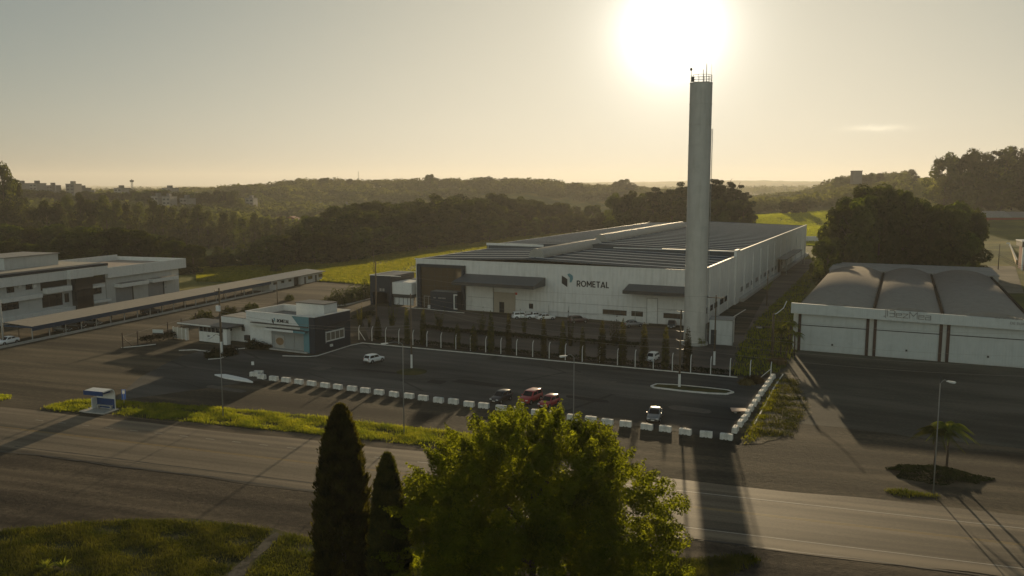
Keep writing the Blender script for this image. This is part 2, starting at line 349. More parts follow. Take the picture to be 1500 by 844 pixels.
def terrain(x, y):
    x = np.asarray(x, float); y = np.asarray(y, float); yy = np.maximum(y, 1.0)
    p = np.clip(750 + 1200 * x / np.maximum(yy, 60), PX[0], PX[-1] - 1e-3); yc = np.clip(yy, 0, TY[-1] - 1e-3)
    i = np.clip(np.searchsorted(PX, p, 'right') - 1, 0, len(PX) - 2); j = np.clip(np.searchsorted(TY, yc, 'right') - 1, 0, len(TY) - 2)
    a = (p - PX[i]) / (PX[i + 1] - PX[i]); b = (yc - TY[j]) / (TY[j + 1] - TY[j]); a = a * a * (3 - 2 * a); b = b * b * (3 - 2 * b)
    z = (TZ[j, i] * (1 - a) + TZ[j, i + 1] * a) * (1 - b) + (TZ[j + 1, i] * (1 - a) + TZ[j + 1, i + 1] * a) * b
    k = np.clip((yy - 420) / 600, 0, 1)
    amp = k * np.minimum(9, 2.5 + yy / 700)
    return z + amp * (.5 * np.sin(x / 61 + 1.3) * np.cos(y / 83) + .35 * np.sin(x / 27 + y / 39) + .3 * np.sin(x / 143 - y / 210 + 2))
def hz(x, y): return float(terrain(x, y))
ys = np.concatenate([np.linspace(-70, 250, 9), np.linspace(258, 620, 90), np.geomspace(632, 8700, 130)])
ts = np.linspace(-1.15, 1.15, 230)
XX = ts[None, :] * (np.maximum(ys, 0)[:, None] + 130); YY = np.repeat(ys[:, None], len(ts), 1)
ZZ = terrain(XX, YY); V = np.stack([XX, YY, ZZ], -1).reshape(-1, 3)
i = np.arange(len(ys) - 1)[:, None] * len(ts) + np.arange(len(ts) - 1)[None, :]
FQ = np.stack([i, i + 1, i + 1 + len(ts), i + len(ts)], -1).reshape(-1, 4)
GRASSG = ground_mat('meadow_ground', [(.045, .062, .012), (.095, .105, .018), (.16, .145, .03)], .03, .9, .8, .4)
g = link('ground', npmesh('ground', V, FQ, GRASSG, True)); tag(g, 'gently rolling grassy ground running from the yards to the far hills', 'ground', kind='structure')

# air: one closed box round everything, thin even haze
hb = MB().box(-11500, 11500, -80, 8750, -40, 175)
HAZE = bpy.data.materials.new('haze_air'); HAZE.use_nodes = True; nt2 = HAZE.node_tree; nt2.nodes.clear()
o_ = nt2.nodes.new('ShaderNodeOutputMaterial'); v_ = nt2.nodes.new('ShaderNodeVolumePrincipled'); nt2.links.new(v_.outputs[0], o_.inputs['Volume'])
v_.inputs['Color'].default_value = (.95, .93, .88, 1); v_.inputs['Density'].default_value = 1.2e-4; v_.inputs['Anisotropy'].default_value = .3
hz_o = hb.build('haze', HAZE); tag(hz_o, 'thin evening haze lying over the whole valley', 'haze', kind='stuff')

# ---------------------------------------------------------------- flat ground sheets
def ragged(q, amp, step=1.2):
    rr = random.Random(len(q) * 17 + int(q[0][0] * 10)); out = []
    for k in range(len(q)):
        a = Vector((*q[k], 0)); b = Vector((*q[(k + 1) % len(q)], 0)); n = max(1, int((b - a).length / step)); nn = Vector((-(b - a).y, (b - a).x, 0)).normalized(); ph = rr.uniform(0, 6)
        for i in range(n):
            p = a.lerp(b, i / n) + nn * amp * (rr.uniform(-.5, .5) + .7 * math.sin(i * .55 + ph)); out.append((p.x, p.y))
    return out
def sheet(name, pts, z, mat, label, cat, px=True, thick=0.0, kind='structure', rag=0.0):
    q = [G(*p) for p in pts] if px else pts
    if rag: q = ragged(q, rag)
    if thick: mb = MB().prism(q, z - thick, z)
    else:
        ar = sum(q[i][0] * q[(i + 1) % len(q)][1] - q[(i + 1) % len(q)][0] * q[i][1] for i in range(len(q)))
        if ar < 0: q = q[::-1]
        mb = MB().add([(x, y, z) for x, y in q], [tuple(range(len(q)))])
    return tag(mb.build(name, mat), label, cat, kind=kind)
RD = Fr((-49.7, 95.6), -17.65)                         # the highway: x along it, y towards the factory
RA = R(-17.65)
GRAVEL = ground_mat('brown_gravel', [(.032, .027, .019), (.06, .05, .034), (.115, .092, .06)], .12, 1.6, .9, .12, stretch=(9, 1, 1), rot=RA, tracks=(4.2, .25, .05, 14))
DIRT = ground_mat('dark_dirt', [(.022, .018, .013), (.052, .041, .029), (.11, .086, .058)], .16, 1.6, .9, .12, stretch=(8, 1, 1), rot=RA, tracks=(2.6, .35, .08, 6))
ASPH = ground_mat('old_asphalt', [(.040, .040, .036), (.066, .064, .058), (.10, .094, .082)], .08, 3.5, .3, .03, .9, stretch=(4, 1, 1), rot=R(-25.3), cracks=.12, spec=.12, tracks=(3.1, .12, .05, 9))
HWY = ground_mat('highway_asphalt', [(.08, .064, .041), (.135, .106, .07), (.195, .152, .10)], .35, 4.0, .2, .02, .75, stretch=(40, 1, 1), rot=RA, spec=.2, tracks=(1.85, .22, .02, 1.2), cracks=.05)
PAVER = ground_mat('reddish_pavers', [(.065, .054, .044), (.10, .082, .067), (.135, .108, .085)], .1, 3, .4, .03, .85, stretch=(3, 1, 1), rot=R(-25.3))
FORE = ground_mat('dark_forecourt', [(.042, .040, .032), (.066, .063, .050), (.098, .092, .072)], .1, 2.5, .5, .05, .95, stretch=(4, 1, 1), rot=R(-25))
def line_mat(name, c):
    m = pm(name, c, .7, .2, 3.0, stain=.0); return m
sheet('gravel_yard', [(-150, 45), (140, 45), (140, 150), (75, 170), (75, 420), (48, 420), (40, 260), (-20, 260), (-66, 262), (-150, 200)], .02, GRAVEL, 'bare brown gravel between the highway, the parking lot and the carport', 'gravel yard', px=False)
def rd(pts): return [RD.w(*p) for p in pts]
hw = []
for k in range(41): hw.append((-90 + k * 6.5, 7.15 + .25 * math.sin(k * 1.9) + .2 * math.sin(k * .7)))
for k in range(40, -1, -1): hw.append((-90 + k * 6.5, -7.3 + .25 * math.sin(k * 2.3) + .3 * math.sin(k * .9 + 1)))
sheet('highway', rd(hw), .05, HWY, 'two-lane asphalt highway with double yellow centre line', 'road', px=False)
LW = line_mat('road_paint_white', (.42, .38, .32)); LY = line_mat('road_paint_yellow', (.30, .19, .05)); SEAM = pm('tar_seam', (.02, .018, .015), .6, .2, 2)
mk = MB()
def strip(mb, x0, x1, y, wd, z, wob=0.0, n=1, mi=0, ph=0.0):
    for k in range(n):
        a = x0 + (x1 - x0) * k / n; b = x0 + (x1 - x0) * (k + 1) / n
        ya = y + wob * math.sin(a * .31 + ph) + wob * .6 * math.sin(a * .83 + ph * 2); yb = y + wob * math.sin(b * .31 + ph) + wob * .6 * math.sin(b * .83 + ph * 2)
        w0 = wd * (1 + (.5 * math.sin(a * 1.7 + ph) if wob else 0)); w1 = wd * (1 + (.5 * math.sin(b * 1.7 + ph) if wob else 0))
        mb.add([(*RD.w(a, ya - w0 / 2), z), (*RD.w(b, yb - w1 / 2), z), (*RD.w(b, yb + w1 / 2), z), (*RD.w(a, ya + w0 / 2), z)], [(0, 1, 2, 3)], mi)
strip(mk, 40, 130, 3.85, .14, .056)
for k in range(26): strip(mk, -14 + k * 3.75, -14 + k * 3.75 + 1.2, 3.9, .10, .056) if k < 14 else None
strip(mk, 45, 130, -4.95, .12, .056)
strip(mk, -30, 130, .14, .10, .056, mi=1); strip(mk, -12, 130, -.14, .10, .056, mi=1)
tag(mk.build('road_markings', [LW, LY]), 'worn white edge lines and double yellow centre line on the highway', 'road markings', kind='structure')
sm = MB()
strip(sm, -7, 60, -5.35, .16, .058, .05, 40); strip(sm, -25, 75, -7.15, .26, .058, .12, 60, ph=1.7); strip(sm, 64, 110, -7.2, .22, .058, .1, 30, ph=.6)
tag(sm.build('pavement_seams', SEAM), 'dark broken seams along the near edge of the highway', 'pavement seam', kind='structure')
sheet('dirt_shoulder', rd([(-40, -7.0), (130, -6.9), (130, -30), (-40, -30)]), .03, DIRT, 'dark streaky dirt along the near side of the highway', 'dirt shoulder', px=False)
sheet('dirt_shoulder', rd([(-8, 6.6), (38, 6.6), (38, 9), (-8, 9)]), .036, DIRT, 'strip of dark dirt between the verge grass and the highway', 'dirt shoulder', px=False, rag=.3)
sheet('parking_lot', [(262, 523), (300, 513), (395, 514), (452, 523), (514, 506), (531, 503.5), (1080, 554.5), (1128, 556), (1068, 645), (960, 628), (700, 597), (380, 557), (350, 562), (240, 578), (165, 588), (205, 553)], .045, ASPH, 'dark asphalt parking lot in front of the gatehouse', 'parking lot')
sheet('warehouse_yard', [(540, 497), (531, 470), (553, 449), (612, 451), (1003, 484), (1090, 492), (1150, 380), (1205, 380), (1100, 500), (1070, 549)], .04, PAVER, 'reddish paved yard between the fence and the warehouse', 'paved yard')
BZ = Fr(G(1168, 513), -25.5)
sheet('forecourt', [BZ.w(-3.2, .5), BZ.w(-1.2, -18), BZ.w(1, -42), BZ.w(4, -50), BZ.w(60, -50), BZ.w(60, 2)], .035, FORE, 'dark gravel forecourt in front of the arched-roof shed', 'forecourt', px=False, rag=.4)
VERGE = ground_mat('verge_ground', [(.022, .026, .008), (.04, .045, .011), (.075, .066, .02)], .2, 2, .8, .1)
verge_px = [(66, 598), (92, 589), (140, 586), (200, 590), (330, 599), (480, 613), (640, 631), (760, 646), (760, 664), (700, 659), (600, 651), (480, 638), (340, 624), (200, 611), (150, 605), (80, 602)]
sheet('grass_verge', verge_px, .06, VERGE, 'strip of long sunlit grass between the highway and the lot', 'verge', rag=.25)
fg_px = [(-60, 784), (60, 770), (150, 763), (250, 761), (330, 766), (400, 774), (460, 788), (640, 812), (640, 990), (-200, 990)]
sheet('foreground_lawn', fg_px, .06, VERGE, 'rough lawn at the near left below the highway', 'lawn', rag=.35)
strip_px = [(1082, 512), (1108, 470), (1166, 415), (1188, 392), (1195, 400), (1175, 440), (1168, 512), (1140, 546), (1095, 552), (1070, 549)]
sheet('grass_bank', strip_px, .05, VERGE, 'sunlit grass bank beside the arched-roof shed', 'grass bank', rag=.5)
sheet('rubble_strip', [(1090, 625), (1125, 572), (1142, 549), (1160, 540), (1185, 600), (1160, 640), (1085, 652)], .055, ground_mat('rubble_ground', [(.03, .034, .012), (.09, .075, .045), (.22, .18, .13)], .5, 1.4, 1.0, .2), 'rubble and weeds beside the row of white blocks', 'rubble', rag=.8)
sheet('lane', [(1430, 400), (1440, 340), (1452, 336), (1475, 352), (1490, 400), (1500, 430), (1440, 430)], .07, ground_mat('lane_gravel', [(.10, .09, .07), (.15, .135, .10), (.2, .18, .14)], .08, 1.5, .4), 'pale lane climbing past the grove towards the barns', 'lane')
sheet('concrete_path', [(330, 844), (378, 803), (388, 790), (404, 781), (414, 784), (396, 802), (366, 826), (358, 846), (346, 900), (312, 900)], .075, ground_mat('path_concrete', [(.03, .03, .022), (.06, .055, .042), (.10, .09, .07)], .7, 3, .4), 'broken concrete footpath crossing the near lawn', 'footpath')
KERB = pm('white_kerb_paint', (.62, .60, .55), .8, .2, 2.5, stain=.3)
def kerb(name, pts, label, wd=.22, h=.14, px=True, close=False, z0=.0, mat=None):
    q = [G(*p) for p in pts] if px else pts; mb = MB(); n = len(q)
    for k in range(n if close else n - 1):
        a = q[k]; b = q[(k + 1) % n]; mb.beam((a[0], a[1], z0 + h / 2), (b[0], b[1], z0 + h / 2 + .001 * (k % 3)), wd, h)
    return tag(mb.build(name, mat or KERB), label, 'kerb', kind='structure')
kerb('lot_kerb', [(414, 522), (452, 523), (465, 522), (514, 506.5), (531, 503), (800, 528), (1080, 553.5)], 'thin white kerb along the fence side of the parking lot')
kerb('gatehouse_kerb', [(345, 512), (395, 507.5), (410, 509)], 'short white kerb before the gatehouse shrubs')
kerb('yard_kerb', [(595, 451), (625, 453), (640, 455), (680, 459)], 'white kerb before the navy entrance of the warehouse')
kerb('wall_kerb', [(768, 459), (860, 467), (950, 475)], 'white kerb along the foot of the warehouse wall')
kerb('drive_kerb', [(1092, 454), (1056, 476)], 'pale kerb line along the drive beside the warehouse')
kerb('booth_kerb', [(262, 514), (285, 513), (308, 516)], 'white kerb before the guard booth')
kerb('planting_kerb', [(305, 527), (322, 526), (330, 523)], 'curved white kerb round the bush before the booth')
kerb('gate_kerb', [(178, 510), (200, 508), (228, 505)], 'white kerb below the gate shrubs')
kerb('drive_edge', [(1147, 549), (1134, 568), (1120, 595), (1105, 622)], 'low broken white kerb running beside the concrete blocks', .18, .12)

PATCH = pm('asphalt_patch', (.026, .025, .023), .9, .25, 1.2, spec=.1); PATCH2 = pm('pale_asphalt_patch', (.10, .092, .078), .9, .25, 1.2, spec=.1)
pr_rng = random.Random(3); pm_ = MB()
for (px, py, L_, W_, mi) in ((700, 562, 9, 2.2, 0), (880, 560, 5, 3, 1), (560, 545, 12, 1.2, 0), (470, 540, 3, 3, 1), (860, 585, 7, 1.6, 0), (1010, 600, 6, 2.5, 1), (640, 560, 3, 2.4, 0), (330, 570, 8, 1.5, 1), (1040, 612, 9, .8, 0), (760, 545, 16, .5, 1)):
    c = G(px, py); a = R(-25.3 + pr_rng.uniform(-4, 4)); q = []
    for k in range(14):
        t = k / 14 * 2 * math.pi; ex = abs(math.cos(t)) ** .4 * (1 if math.cos(t) > 0 else -1) * L_ / 2 * pr_rng.uniform(.85, 1.05); ey = abs(math.sin(t)) ** .4 * (1 if math.sin(t) > 0 else -1) * W_ / 2 * pr_rng.uniform(.8, 1.1)
        q.append((c[0] + ex * math.cos(a) - ey * math.sin(a), c[1] + ex * math.sin(a) + ey * math.cos(a), .0495 + .0001 * mi))
    pm_.add(q, [tuple(range(14))], mi)
tag(pm_.build('asphalt_patches', [PATCH, PATCH2]), 'dark and pale repair patches in the parking lot asphalt', 'asphalt patch', kind='structure')
# ---------------------------------------------------------------- text helper
def text_mesh(body, size, mat, name, parent, M, depth=.05, spacing=1.0, xscale=1.0, bold=0.0):
    cu = bpy.data.curves.new(name, 'FONT'); cu.body = body; cu.size = size; cu.extrude = depth / 2; cu.align_x = 'LEFT'; cu.space_character = spacing; cu.offset = bold
    to = bpy.data.objects.new('tmp_text', cu); COL.objects.link(to)
    dg = bpy.context.evaluated_depsgraph_get(); me = bpy.data.meshes.new_from_object(to.evaluated_get(dg))
    bpy.data.objects.remove(to); bpy.data.curves.remove(cu)
    me.materials.clear(); me.materials.append(mat); me.name = name
    # letters stand upright on a wall: x along the wall, text y -> z
    me.transform(M @ Matrix.Rotation(R(90), 4, 'X') @ Matrix.Diagonal((xscale, 1, 1, 1)))
    return link(name, me, parent)
def logo(parent, x, z, s, y, name='logo', kx=1.0):
    """dark leaning sheet and teal folded sheet, s = overall height"""
    d = MB().extr([(x, z + .66 * s), (x + .42 * s * kx, z + .38 * s), (x + .42 * s * kx, z - .30 * s), (x, z + 0 * s)], y - .06, y).build(name, LETTER, parent)
    MB().extr([(x + .42 * s * kx, z + .78 * s), (x + .58 * s * kx, z + .88 * s), (x + .82 * s * kx, z + .68 * s), (x + .84 * s * kx, z + .40 * s), (x + .72 * s * kx, z + .12 * s), (x + .60 * s * kx, z + .10 * s), (x + .60 * s * kx, z + .50 * s), (x + .50 * s * kx, z + .60 * s)], y - .06, y).build('logo_fold', TEAL, d)
def window(parent, x0, x1, z0, z1, y=0.0, fr=.08, frame=None, glass=None, mull=0, name='window', proud=.05):
    f = MB(); 
    for a, b, c, d in ((x0, x1, z0, z0 + fr), (x0, x1, z1 - fr, z1), (x0, x0 + fr, z0 + fr, z1 - fr), (x1 - fr, x1, z0 + fr, z1 - fr)): f.box(a, b, y - proud, y - .002, c, d)
    for k in range(mull):
        xm = x0 + (x1 - x0) * (k + 1) / (mull + 1); f.box(xm - fr / 2, xm + fr / 2, y - proud * .9, y - .002, z0 + fr, z1 - fr)
    o = f.build(name, frame or DARKMET, parent)
    MB().box(x0 + fr * .5, x1 - fr * .5, y - proud * .5, y - .004, z0 + fr * .5, z1 - fr * .5).build('pane', glass or GLASS, o)
    return o
def bold_word(parent, word, x, z, width, hgt, y, name='lettering', th=.17):
    """geometric capitals cut from strips: one mesh for the word"""
    arc = lambda cx, cy, rx, ry, a0, a1, n=9: [(cx + rx * math.cos(R(a0 + (a1 - a0) * i / (n - 1))), cy + ry * math.sin(R(a0 + (a1 - a0) * i / (n - 1)))) for i in range(n)]
    GL = {'R': (.66, [[(.08, 0), (.08, 1)], [(.08, .92), (.36, .92)] + arc(.36, .66, .24, .26, 90, -90) + [(.08, .40)], [(.36, .40), (.60, 0)]]), 'O': (.98, [arc(.49, .5, .41, .42, 0, 360, 20)]),
          'M': (.92, [[(.08, 0), (.08, 1)], [(.84, 0), (.84, 1)], [(.08, .95), (.46, .30), (.84, .95)]]), 'E': (.60, [[(.08, 0), (.08, 1)], [(.08, .92), (.56, .92)], [(.08, .5), (.50, .5)], [(.08, .08), (.58, .08)]]),
          'T': (.68, [[(0, .92), (.68, .92)], [(.34, 0), (.34, .92)]]), 'A': (.86, [[(.06, 0), (.43, .98), (.80, 0)], [(.2, .28), (.66, .28)]]), 'L': (.54, [[(.08, 0), (.08, 1)], [(.08, .08), (.54, .08)]])}
    tot_ = sum(GL[c][0] for c in word) + .14 * (len(word) - 1); sx = width / tot_; cx = 0; mb = MB()
    for c in word:
        for st_ in GL[c][1]:
            for a, b in zip(st_[:-1], st_[1:]):
                p = Vector((x + (cx + a[0]) * sx, y, z + a[1] * hgt)); q_ = Vector((x + (cx + b[0]) * sx, y, z + b[1] * hgt)); d_ = (q_ - p).normalized() * th * hgt * (.12 if len(st_) > 4 else 0)
                mb.beam(p - d_, q_ + d_, .06, th * hgt)
        cx += GL[c][0] + .14
    return mb.build(name, LETTER, parent)
# ---------------------------------------------------------------- warehouse
W = Fr(G(610, 449), -25.3); WL = 72.4; WD = 213.0; D1 = 40.0; E0 = 12.15; E1 = 13.2; RX = 31.0
wt = thing('warehouse', 'long white warehouse with dark canopies, charcoal lettering and grey striped roof', 'warehouse', (*W.o, 0), W.r)
wall = MB().prism([(0, 0), (WL, 0), (WL, .3), (.3, .3), (.3, D1), (0, D1)], 0, E0); wall.build('front_wall', WHITE, wt)
MB().box(0, .3, D1, WD, 0, E1).build('left_wall', WHITE_Y, wt)
MB().box(.3, WL - .35, WD - .3, WD, 0, E1).build('rear_wall', WHITE, wt)
rw = MB().box(WL - .3, WL, .3, D1, 0, E0 + .25).box(WL - .3, WL + .003, D1, WD, 0, E1 + .25)
for yy in (7, 18, 29, 52, 66, 80, 95, 110, 126, 142, 158, 174, 190): rw.box(WL + .003, WL + .22, yy - .3, yy + .3, 0, E0 - .4)
rw.box(WL - .3, WL + .4, D1 - 2.5, D1 + 2.5, 0, E1 + .9)
rw.build('right_wall', WHITE_Y, wt)
# roof: two low-pitched decks, ribs, skylight strips standing slightly proud
def roof_z(x, base, rise=1.15): return base + rise * (1 - abs(x - RX) / (RX if x < RX else WL - RX))
rf = MB()
for (y0, y1, zb) in ((.05, D1, E0 - .05), (D1, WD - .3, E1 - .05)):
    for xa, xb in ((-.25, RX), (RX, WL - .3)):
        za, zb_ = roof_z(max(xa, 0), zb), roof_z(xb, zb)
        rf.add([(xa, y0, za), (xb, y0, zb_), (xb, y1, zb_), (xa, y1, za), (xa, y0, za - .18), (xb, y0, zb_ - .18), (xb, y1, zb_ - .18), (xa, y1, za - .18)], [(0, 1, 2, 3), (4, 7, 6, 5), (0, 4, 5, 1), (1, 5, 6, 2), (2, 6, 7, 3), (3, 7, 4, 0)])
rf.add([(-.25, D1, E0 - .2), (RX, D1, E0 + 1), (WL - .3, D1, E0 - .2), (WL - .3, D1, E1 - .05), (RX, D1, E1 + 1.1), (-.25, D1, E1 - .05)], [(0, 1, 2, 3, 4, 5)])
rf.build('roof', ROOFG, wt)
st = MB()
yy = 4.0
while yy < WD - 4:
    zb = (E0 if yy < D1 else E1) - .05
    for xa, xb in ((.2, RX - .2), (RX + .2, WL - .7)):
        za, zc = roof_z(xa, zb), roof_z(xb, zb); wd = .5
        st.add([(xa, yy, za + .02), (xb, yy, zc + .02), (xb, yy + wd, zc + .07), (xa, yy + wd, za + .07), (xb, yy + wd, zc + .02), (xa, yy + wd, za + .02)], [(0, 1, 2, 3), (3, 2, 4, 5), (0, 3, 5), (1, 4, 2)])
    yy += 6.9
st.build('skylight', STRIP, wt)
fl = MB().box(-.3, WL, -.09, .02, E0 - .02, E0 + .16)
fl.box(WL - .42, WL + .1, -.09, D1 - 2.6, E0 + .25, E0 + .36); fl.box(WL - .42, WL + .1, D1 + 2.6, WD, E1 + .25, E1 + .36)
fl.box(RX + 8, WL - .4, D1 - .1, D1 + .35, E1 + .25, E1 + .5)
fl.box(-.35, 18, D1 - .12, D1 + .3, E1 - .1, E1 + .55)
fl.build('flashing', WPAINT, wt)
# barrel ridge ventilators, two lengths
for (y0, y1) in ((5, 48), (52, 150)):
    zb = E0 + 1.0 if y0 < 40 else E1 + 1.0
    prof = [(RX + 2.0 * math.cos(t), zb + .15 + 2.1 * math.sin(t)) for t in np.linspace(0, math.pi, 14)]
    prof += [(RX - 1.4, zb - .35), (RX + 1.4, zb - .35)]
    v = MB().extr(prof, y0, y1).build('ridge_ventilator', VENT, wt)
    MB().tube([(RX + .4, y0 + .2, zb + 2.3), (RX + .4, y1 - .2, zb + 2.3)], .09, 6).build('crest_rail', STEEL, v)
# entrance: dark frame, mirror glazing, navy block
x0, z1 = W.pl(613, 386.5); x1, _ = W.pl(682, 392)
ef = MB(); ef.box(x0, x0 + 1.0, -.9, -.003, 0, 11.0); ef.box(x1 - .75, x1, -.9, -.003, 0, 11.0); ef.box(x0 + 1.0, x1 - .75, -.9, -.003, 10.3, 11.0)
e = ef.build('entrance_frame', NAVY, wt)
gl = MB()
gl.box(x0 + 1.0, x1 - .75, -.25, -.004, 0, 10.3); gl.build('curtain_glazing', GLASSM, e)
mu = MB()
for k in range(1, 6): mu.box(x0 + 1 + k * 1.9 - .03, x0 + 1 + k * 1.9 + .03, -.29, -.25, 3.2, 10.3)
for zz in (3.2, 5.6, 8.0): mu.box(x0 + 1, x1 - .75, -.3, -.25, zz - .03, zz + .03)
mu.build('glazing_bar', DARKMET, e)
dr = MB()
for k in range(3): dr.box(x0 + 1.7 + k * 1.25, x0 + 1.82 + k * 1.25, -.36, -.3, 0, 2.9)
dr.box(x0 + 1.7, x0 + 4.3, -.36, -.3, 2.8, 2.95); dr.build('entrance_door', STEEL, e)
xn, _ = W.pl(640, 440)
nb = MB().box(xn, x1 - .8, -3.2, -.3, 0, 4.6).build('navy_block', NAVY, wt)
MB().box(xn + .2, x1 - .9, -3.0, -.5, 4.6, 4.68).build('block_roof', GREY, nb)
for k, (a, b) in enumerate(((.9, 1.6), (2.3, 3.2), (3.3, 4.4))): MB().box(xn + a, xn + b, -3.26, -3.202, 2.9, 3.2).build('wall_plate', LGREY, nb)
br = MB().box(x1 - 1.55, x1 - 1.3, -3.4, -3.21, .5, 4.2).box(x1 - 1.3, x1 - .55, -3.4, -3.21, 3.95, 4.2).box(x1 - 1.3, x1 - .55, -3.4, -3.21, .5, .75)
br.build('white_bracket', WPAINT, nb)
for pxx in (625, 635):
    xp, _ = W.gr(pxx, 453); MB().box(xp - .35, xp + .35, -1.9, -1.2, 0, .85).build('planter', WPAINT, wt, bevel=.05)
# canopies
def canopy(xa, xb, dep, zb, zt_b, zt_f):
    prof = [(0, zb), (-dep, zb), (-dep, zt_f), (0, zt_b)]
    c = MB().extr(prof, xa, xb, 'x').build('canopy', CANOPY, wt)
    f = MB().box(xa - .04, xb + .04, -dep - .06, -dep - .002, zb - .12, zt_f + .05).build('canopy_fascia', DARKMET, c)
canopy(14.3, 35.6, 7.0, 7.1, 9.05, 7.75); canopy(55.9, WL - .2, 4.5, 7.0, 8.6, 7.6)
# beige sliding door with wicket, plain door, low windows
xa, zt = W.pl(724, 431); xb, _ = W.pl(755, 433)
d = MB().box(xa, xb, -.16, -.003, 0, 5.0).build('sliding_door', BEIGE, wt)
xw0, _ = W.pl(732, 445); xw1, _ = W.pl(739, 445); MB().box(xw0, xw1, -.2, -.162, .05, 2.6).build('wicket', DARKIN, d)
MB().box(xa - .25, xa - .05, -.2, -.003, 0, 6.8).build('door_rail', GREY, d)
xa, _ = W.pl(948, 450); xb, _ = W.pl(963, 450)
d = MB().box(xa, xb, -.1, -.003, 0, 5.6).build('tall_door', WPAINT, wt)
MB().box(xa - .1, xa, -.13, -.004, 0, 5.7).box(xb, xb + .1, -.13, -.004, 0, 5.7).box(xa, xb, -.13, -.004, 5.6, 5.7).build('door_frame', GREY, d)
xa, z0 = W.pl(775, 452); xb, z1 = W.pl(781, 445); window(wt, xa, xb, z0, z1)
for p0, p1 in ((883, 918), (925, 942), (972, 1000)):
    xa, z1 = W.pl(p0, 453 + (p0 - 883) * .06); xb, _ = W.pl(p1, 455); window(wt, xa, xb, z1 - 1.15, z1, glass=WINB, mull=3 if p1 - p0 > 20 else 1)
MB().box(15, WL, -.035, -.002, 3.35, 3.42).build('wall_trim', GREY, wt)
pi = MB()
for xs in (36.5, 41.5, 57.5): pi.tube([(xs, -.09, 0), (xs, -.09, 2.6)], .05, 6)
pi.tube([(36.5, -.12, 1.15), (54, -.12, 1.15)], .04, 6); pi.build('wall_pipe', STEEL, wt)
# lettering and logo
xr, zr = W.pl(845, 419.5); xe, _ = W.pl(892, 423)
bold_word(wt, 'ROMETAL', xr, zr - .05, xe - xr, 1.42, -.05)
xl, zl = W.pl(823, 415); logo(wt, xl, zl + .0, 2.75, -.01, kx=1.2)
rs = MB().box(27.6, 28.3, -.06, -.003, 4.55, 5.1); rs.build('wall_sign', pm('red_white_sign', (.5, .08, .05), .6, .3, 8), wt)
# side wall: ribbon windows, canopied dark door, vents
BRIGHTG = glass_mat('bright_side_glass', (.35, .35, .34), .08)
def side_box(name, y0, y1, z0, z1, mat, parent=wt, th=.08): return MB().box(WL + .004, WL + th, y0, y1, z0, z1).build(name, mat, parent)
for y0, y1 in ((2, 5.5), (7.8, 11), (13, 16), (19.5, 23.5), (25, 28)): 
    f = side_box('side_window', y0, y1, 2.3, 3.6, DARKMET); side_box('pane', y0 + .12, y1 - .12, 2.42, 3.48, GLASS, f, .1)
for k in range(11):
    y0 = 47 + k * 8.2; 
    if 118 < y0 < 128: continue
    f = side_box('side_window', y0, y0 + 3.4 + 1.5 * (k % 2), 2.2, 3.5, STEEL); side_box('pane', y0 + .15, y0 + 3.2 + 1.5 * (k % 2), 2.33, 3.37, BRIGHTG, f, .1)
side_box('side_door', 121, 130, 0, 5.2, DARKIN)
MB().box(WL + .01, WL + 3.4, 118, 165, 5.4, 5.75).build('side_canopy', GREY, wt)
for yc in (119, 165): MB().box(WL + 3, WL + 3.2, yc - .1, yc + .1, 0, 5.4).build('canopy_post', STEEL, wt)
MB().box(WL, WL + 1.4, 44, 118, 0, .9).box(WL, WL + 1.4, 131, WD, 0, .9).build('plinth', CONC, wt)
# left annex
at = thing('annex', 'navy and white annex at the left end of the warehouse', 'annex', (*W.o, 0), W.r)
xa, _ = W.pl(550, 447); xm, _ = W.pl(580, 447); zt = W.pl(550, 402)[1]
nv = MB(); nv.prism([(xa, -2.2), (xm, -2.2), (xm, 9), (xa, 9)], 3.4, zt); nv.box(xa, xa + .7, -2.2, 9, 0, 3.4); nv.box(xm - .7, xm, -2.2, 9, 0, 3.4); nv.box(xa + .7, xm - .7, 4, 9, 0, 3.4)
nvo = nv.build('navy_wall', NAVY, at)
MB().box(xa - .1, xm + 3.0, -2.3, -2.0, zt, zt + .14).box(xa - .1, xa + .2, -2.0, 9.1, zt, zt + .14).box(xa + .2, xm + 3.0, 8.8, 9.1, zt, zt + .14).build('coping', WPAINT, nvo)
for k in range(2): MB().box(xa + 2.9 + k * .9, xa + 3.5 + k * .9, -2.24, -2.202, 2.4 + 1.3, 3.1 + 1.3).build('emblem', LGREY, nvo)
zb1 = W.pl(590, 430)[1]; zb0 = W.pl(590, 413)[1]
MB().box(xm + .01, -.35, -1.6, 6, zb1, zb0).build('white_box', WPAINT, at)
MB().box(xm + .01, -.36, -1.3, 6, zb1 - .9, zb1 - .01).build('dark_band', DARKMET, at)
gw = MB().box(xm + .02, -.4, -.9, -.6, .3, zb1 - .92).build('shop_front', pm('obscured_white_glass', (.55, .56, .55), .3, .1, 1), at)
fr_ = MB()
for k in range(5): fr_.box(xm + .3 + k * (-.7 - xm - .3) / 4 - .05, xm + .3 + k * (-.7 - xm - .3) / 4 + .05, -.97, -.902, .3, zb1 - .92)
fr_.build('glazing_frame', DARKMET, gw)
MB().box(xm + 1.2, -.4, 6.02, 9, zb0 + .02, zb0 + .25).build('roof_deck', GREY, at)
un = MB()
for k in range(4): un.box(xm + 3.2 + k * 1.2, xm + 4.0 + k * 1.2, 6.4, 7.4, zb0 + .26, zb0 + 1.1)
un.build('roof_unit', WPAINT, at)

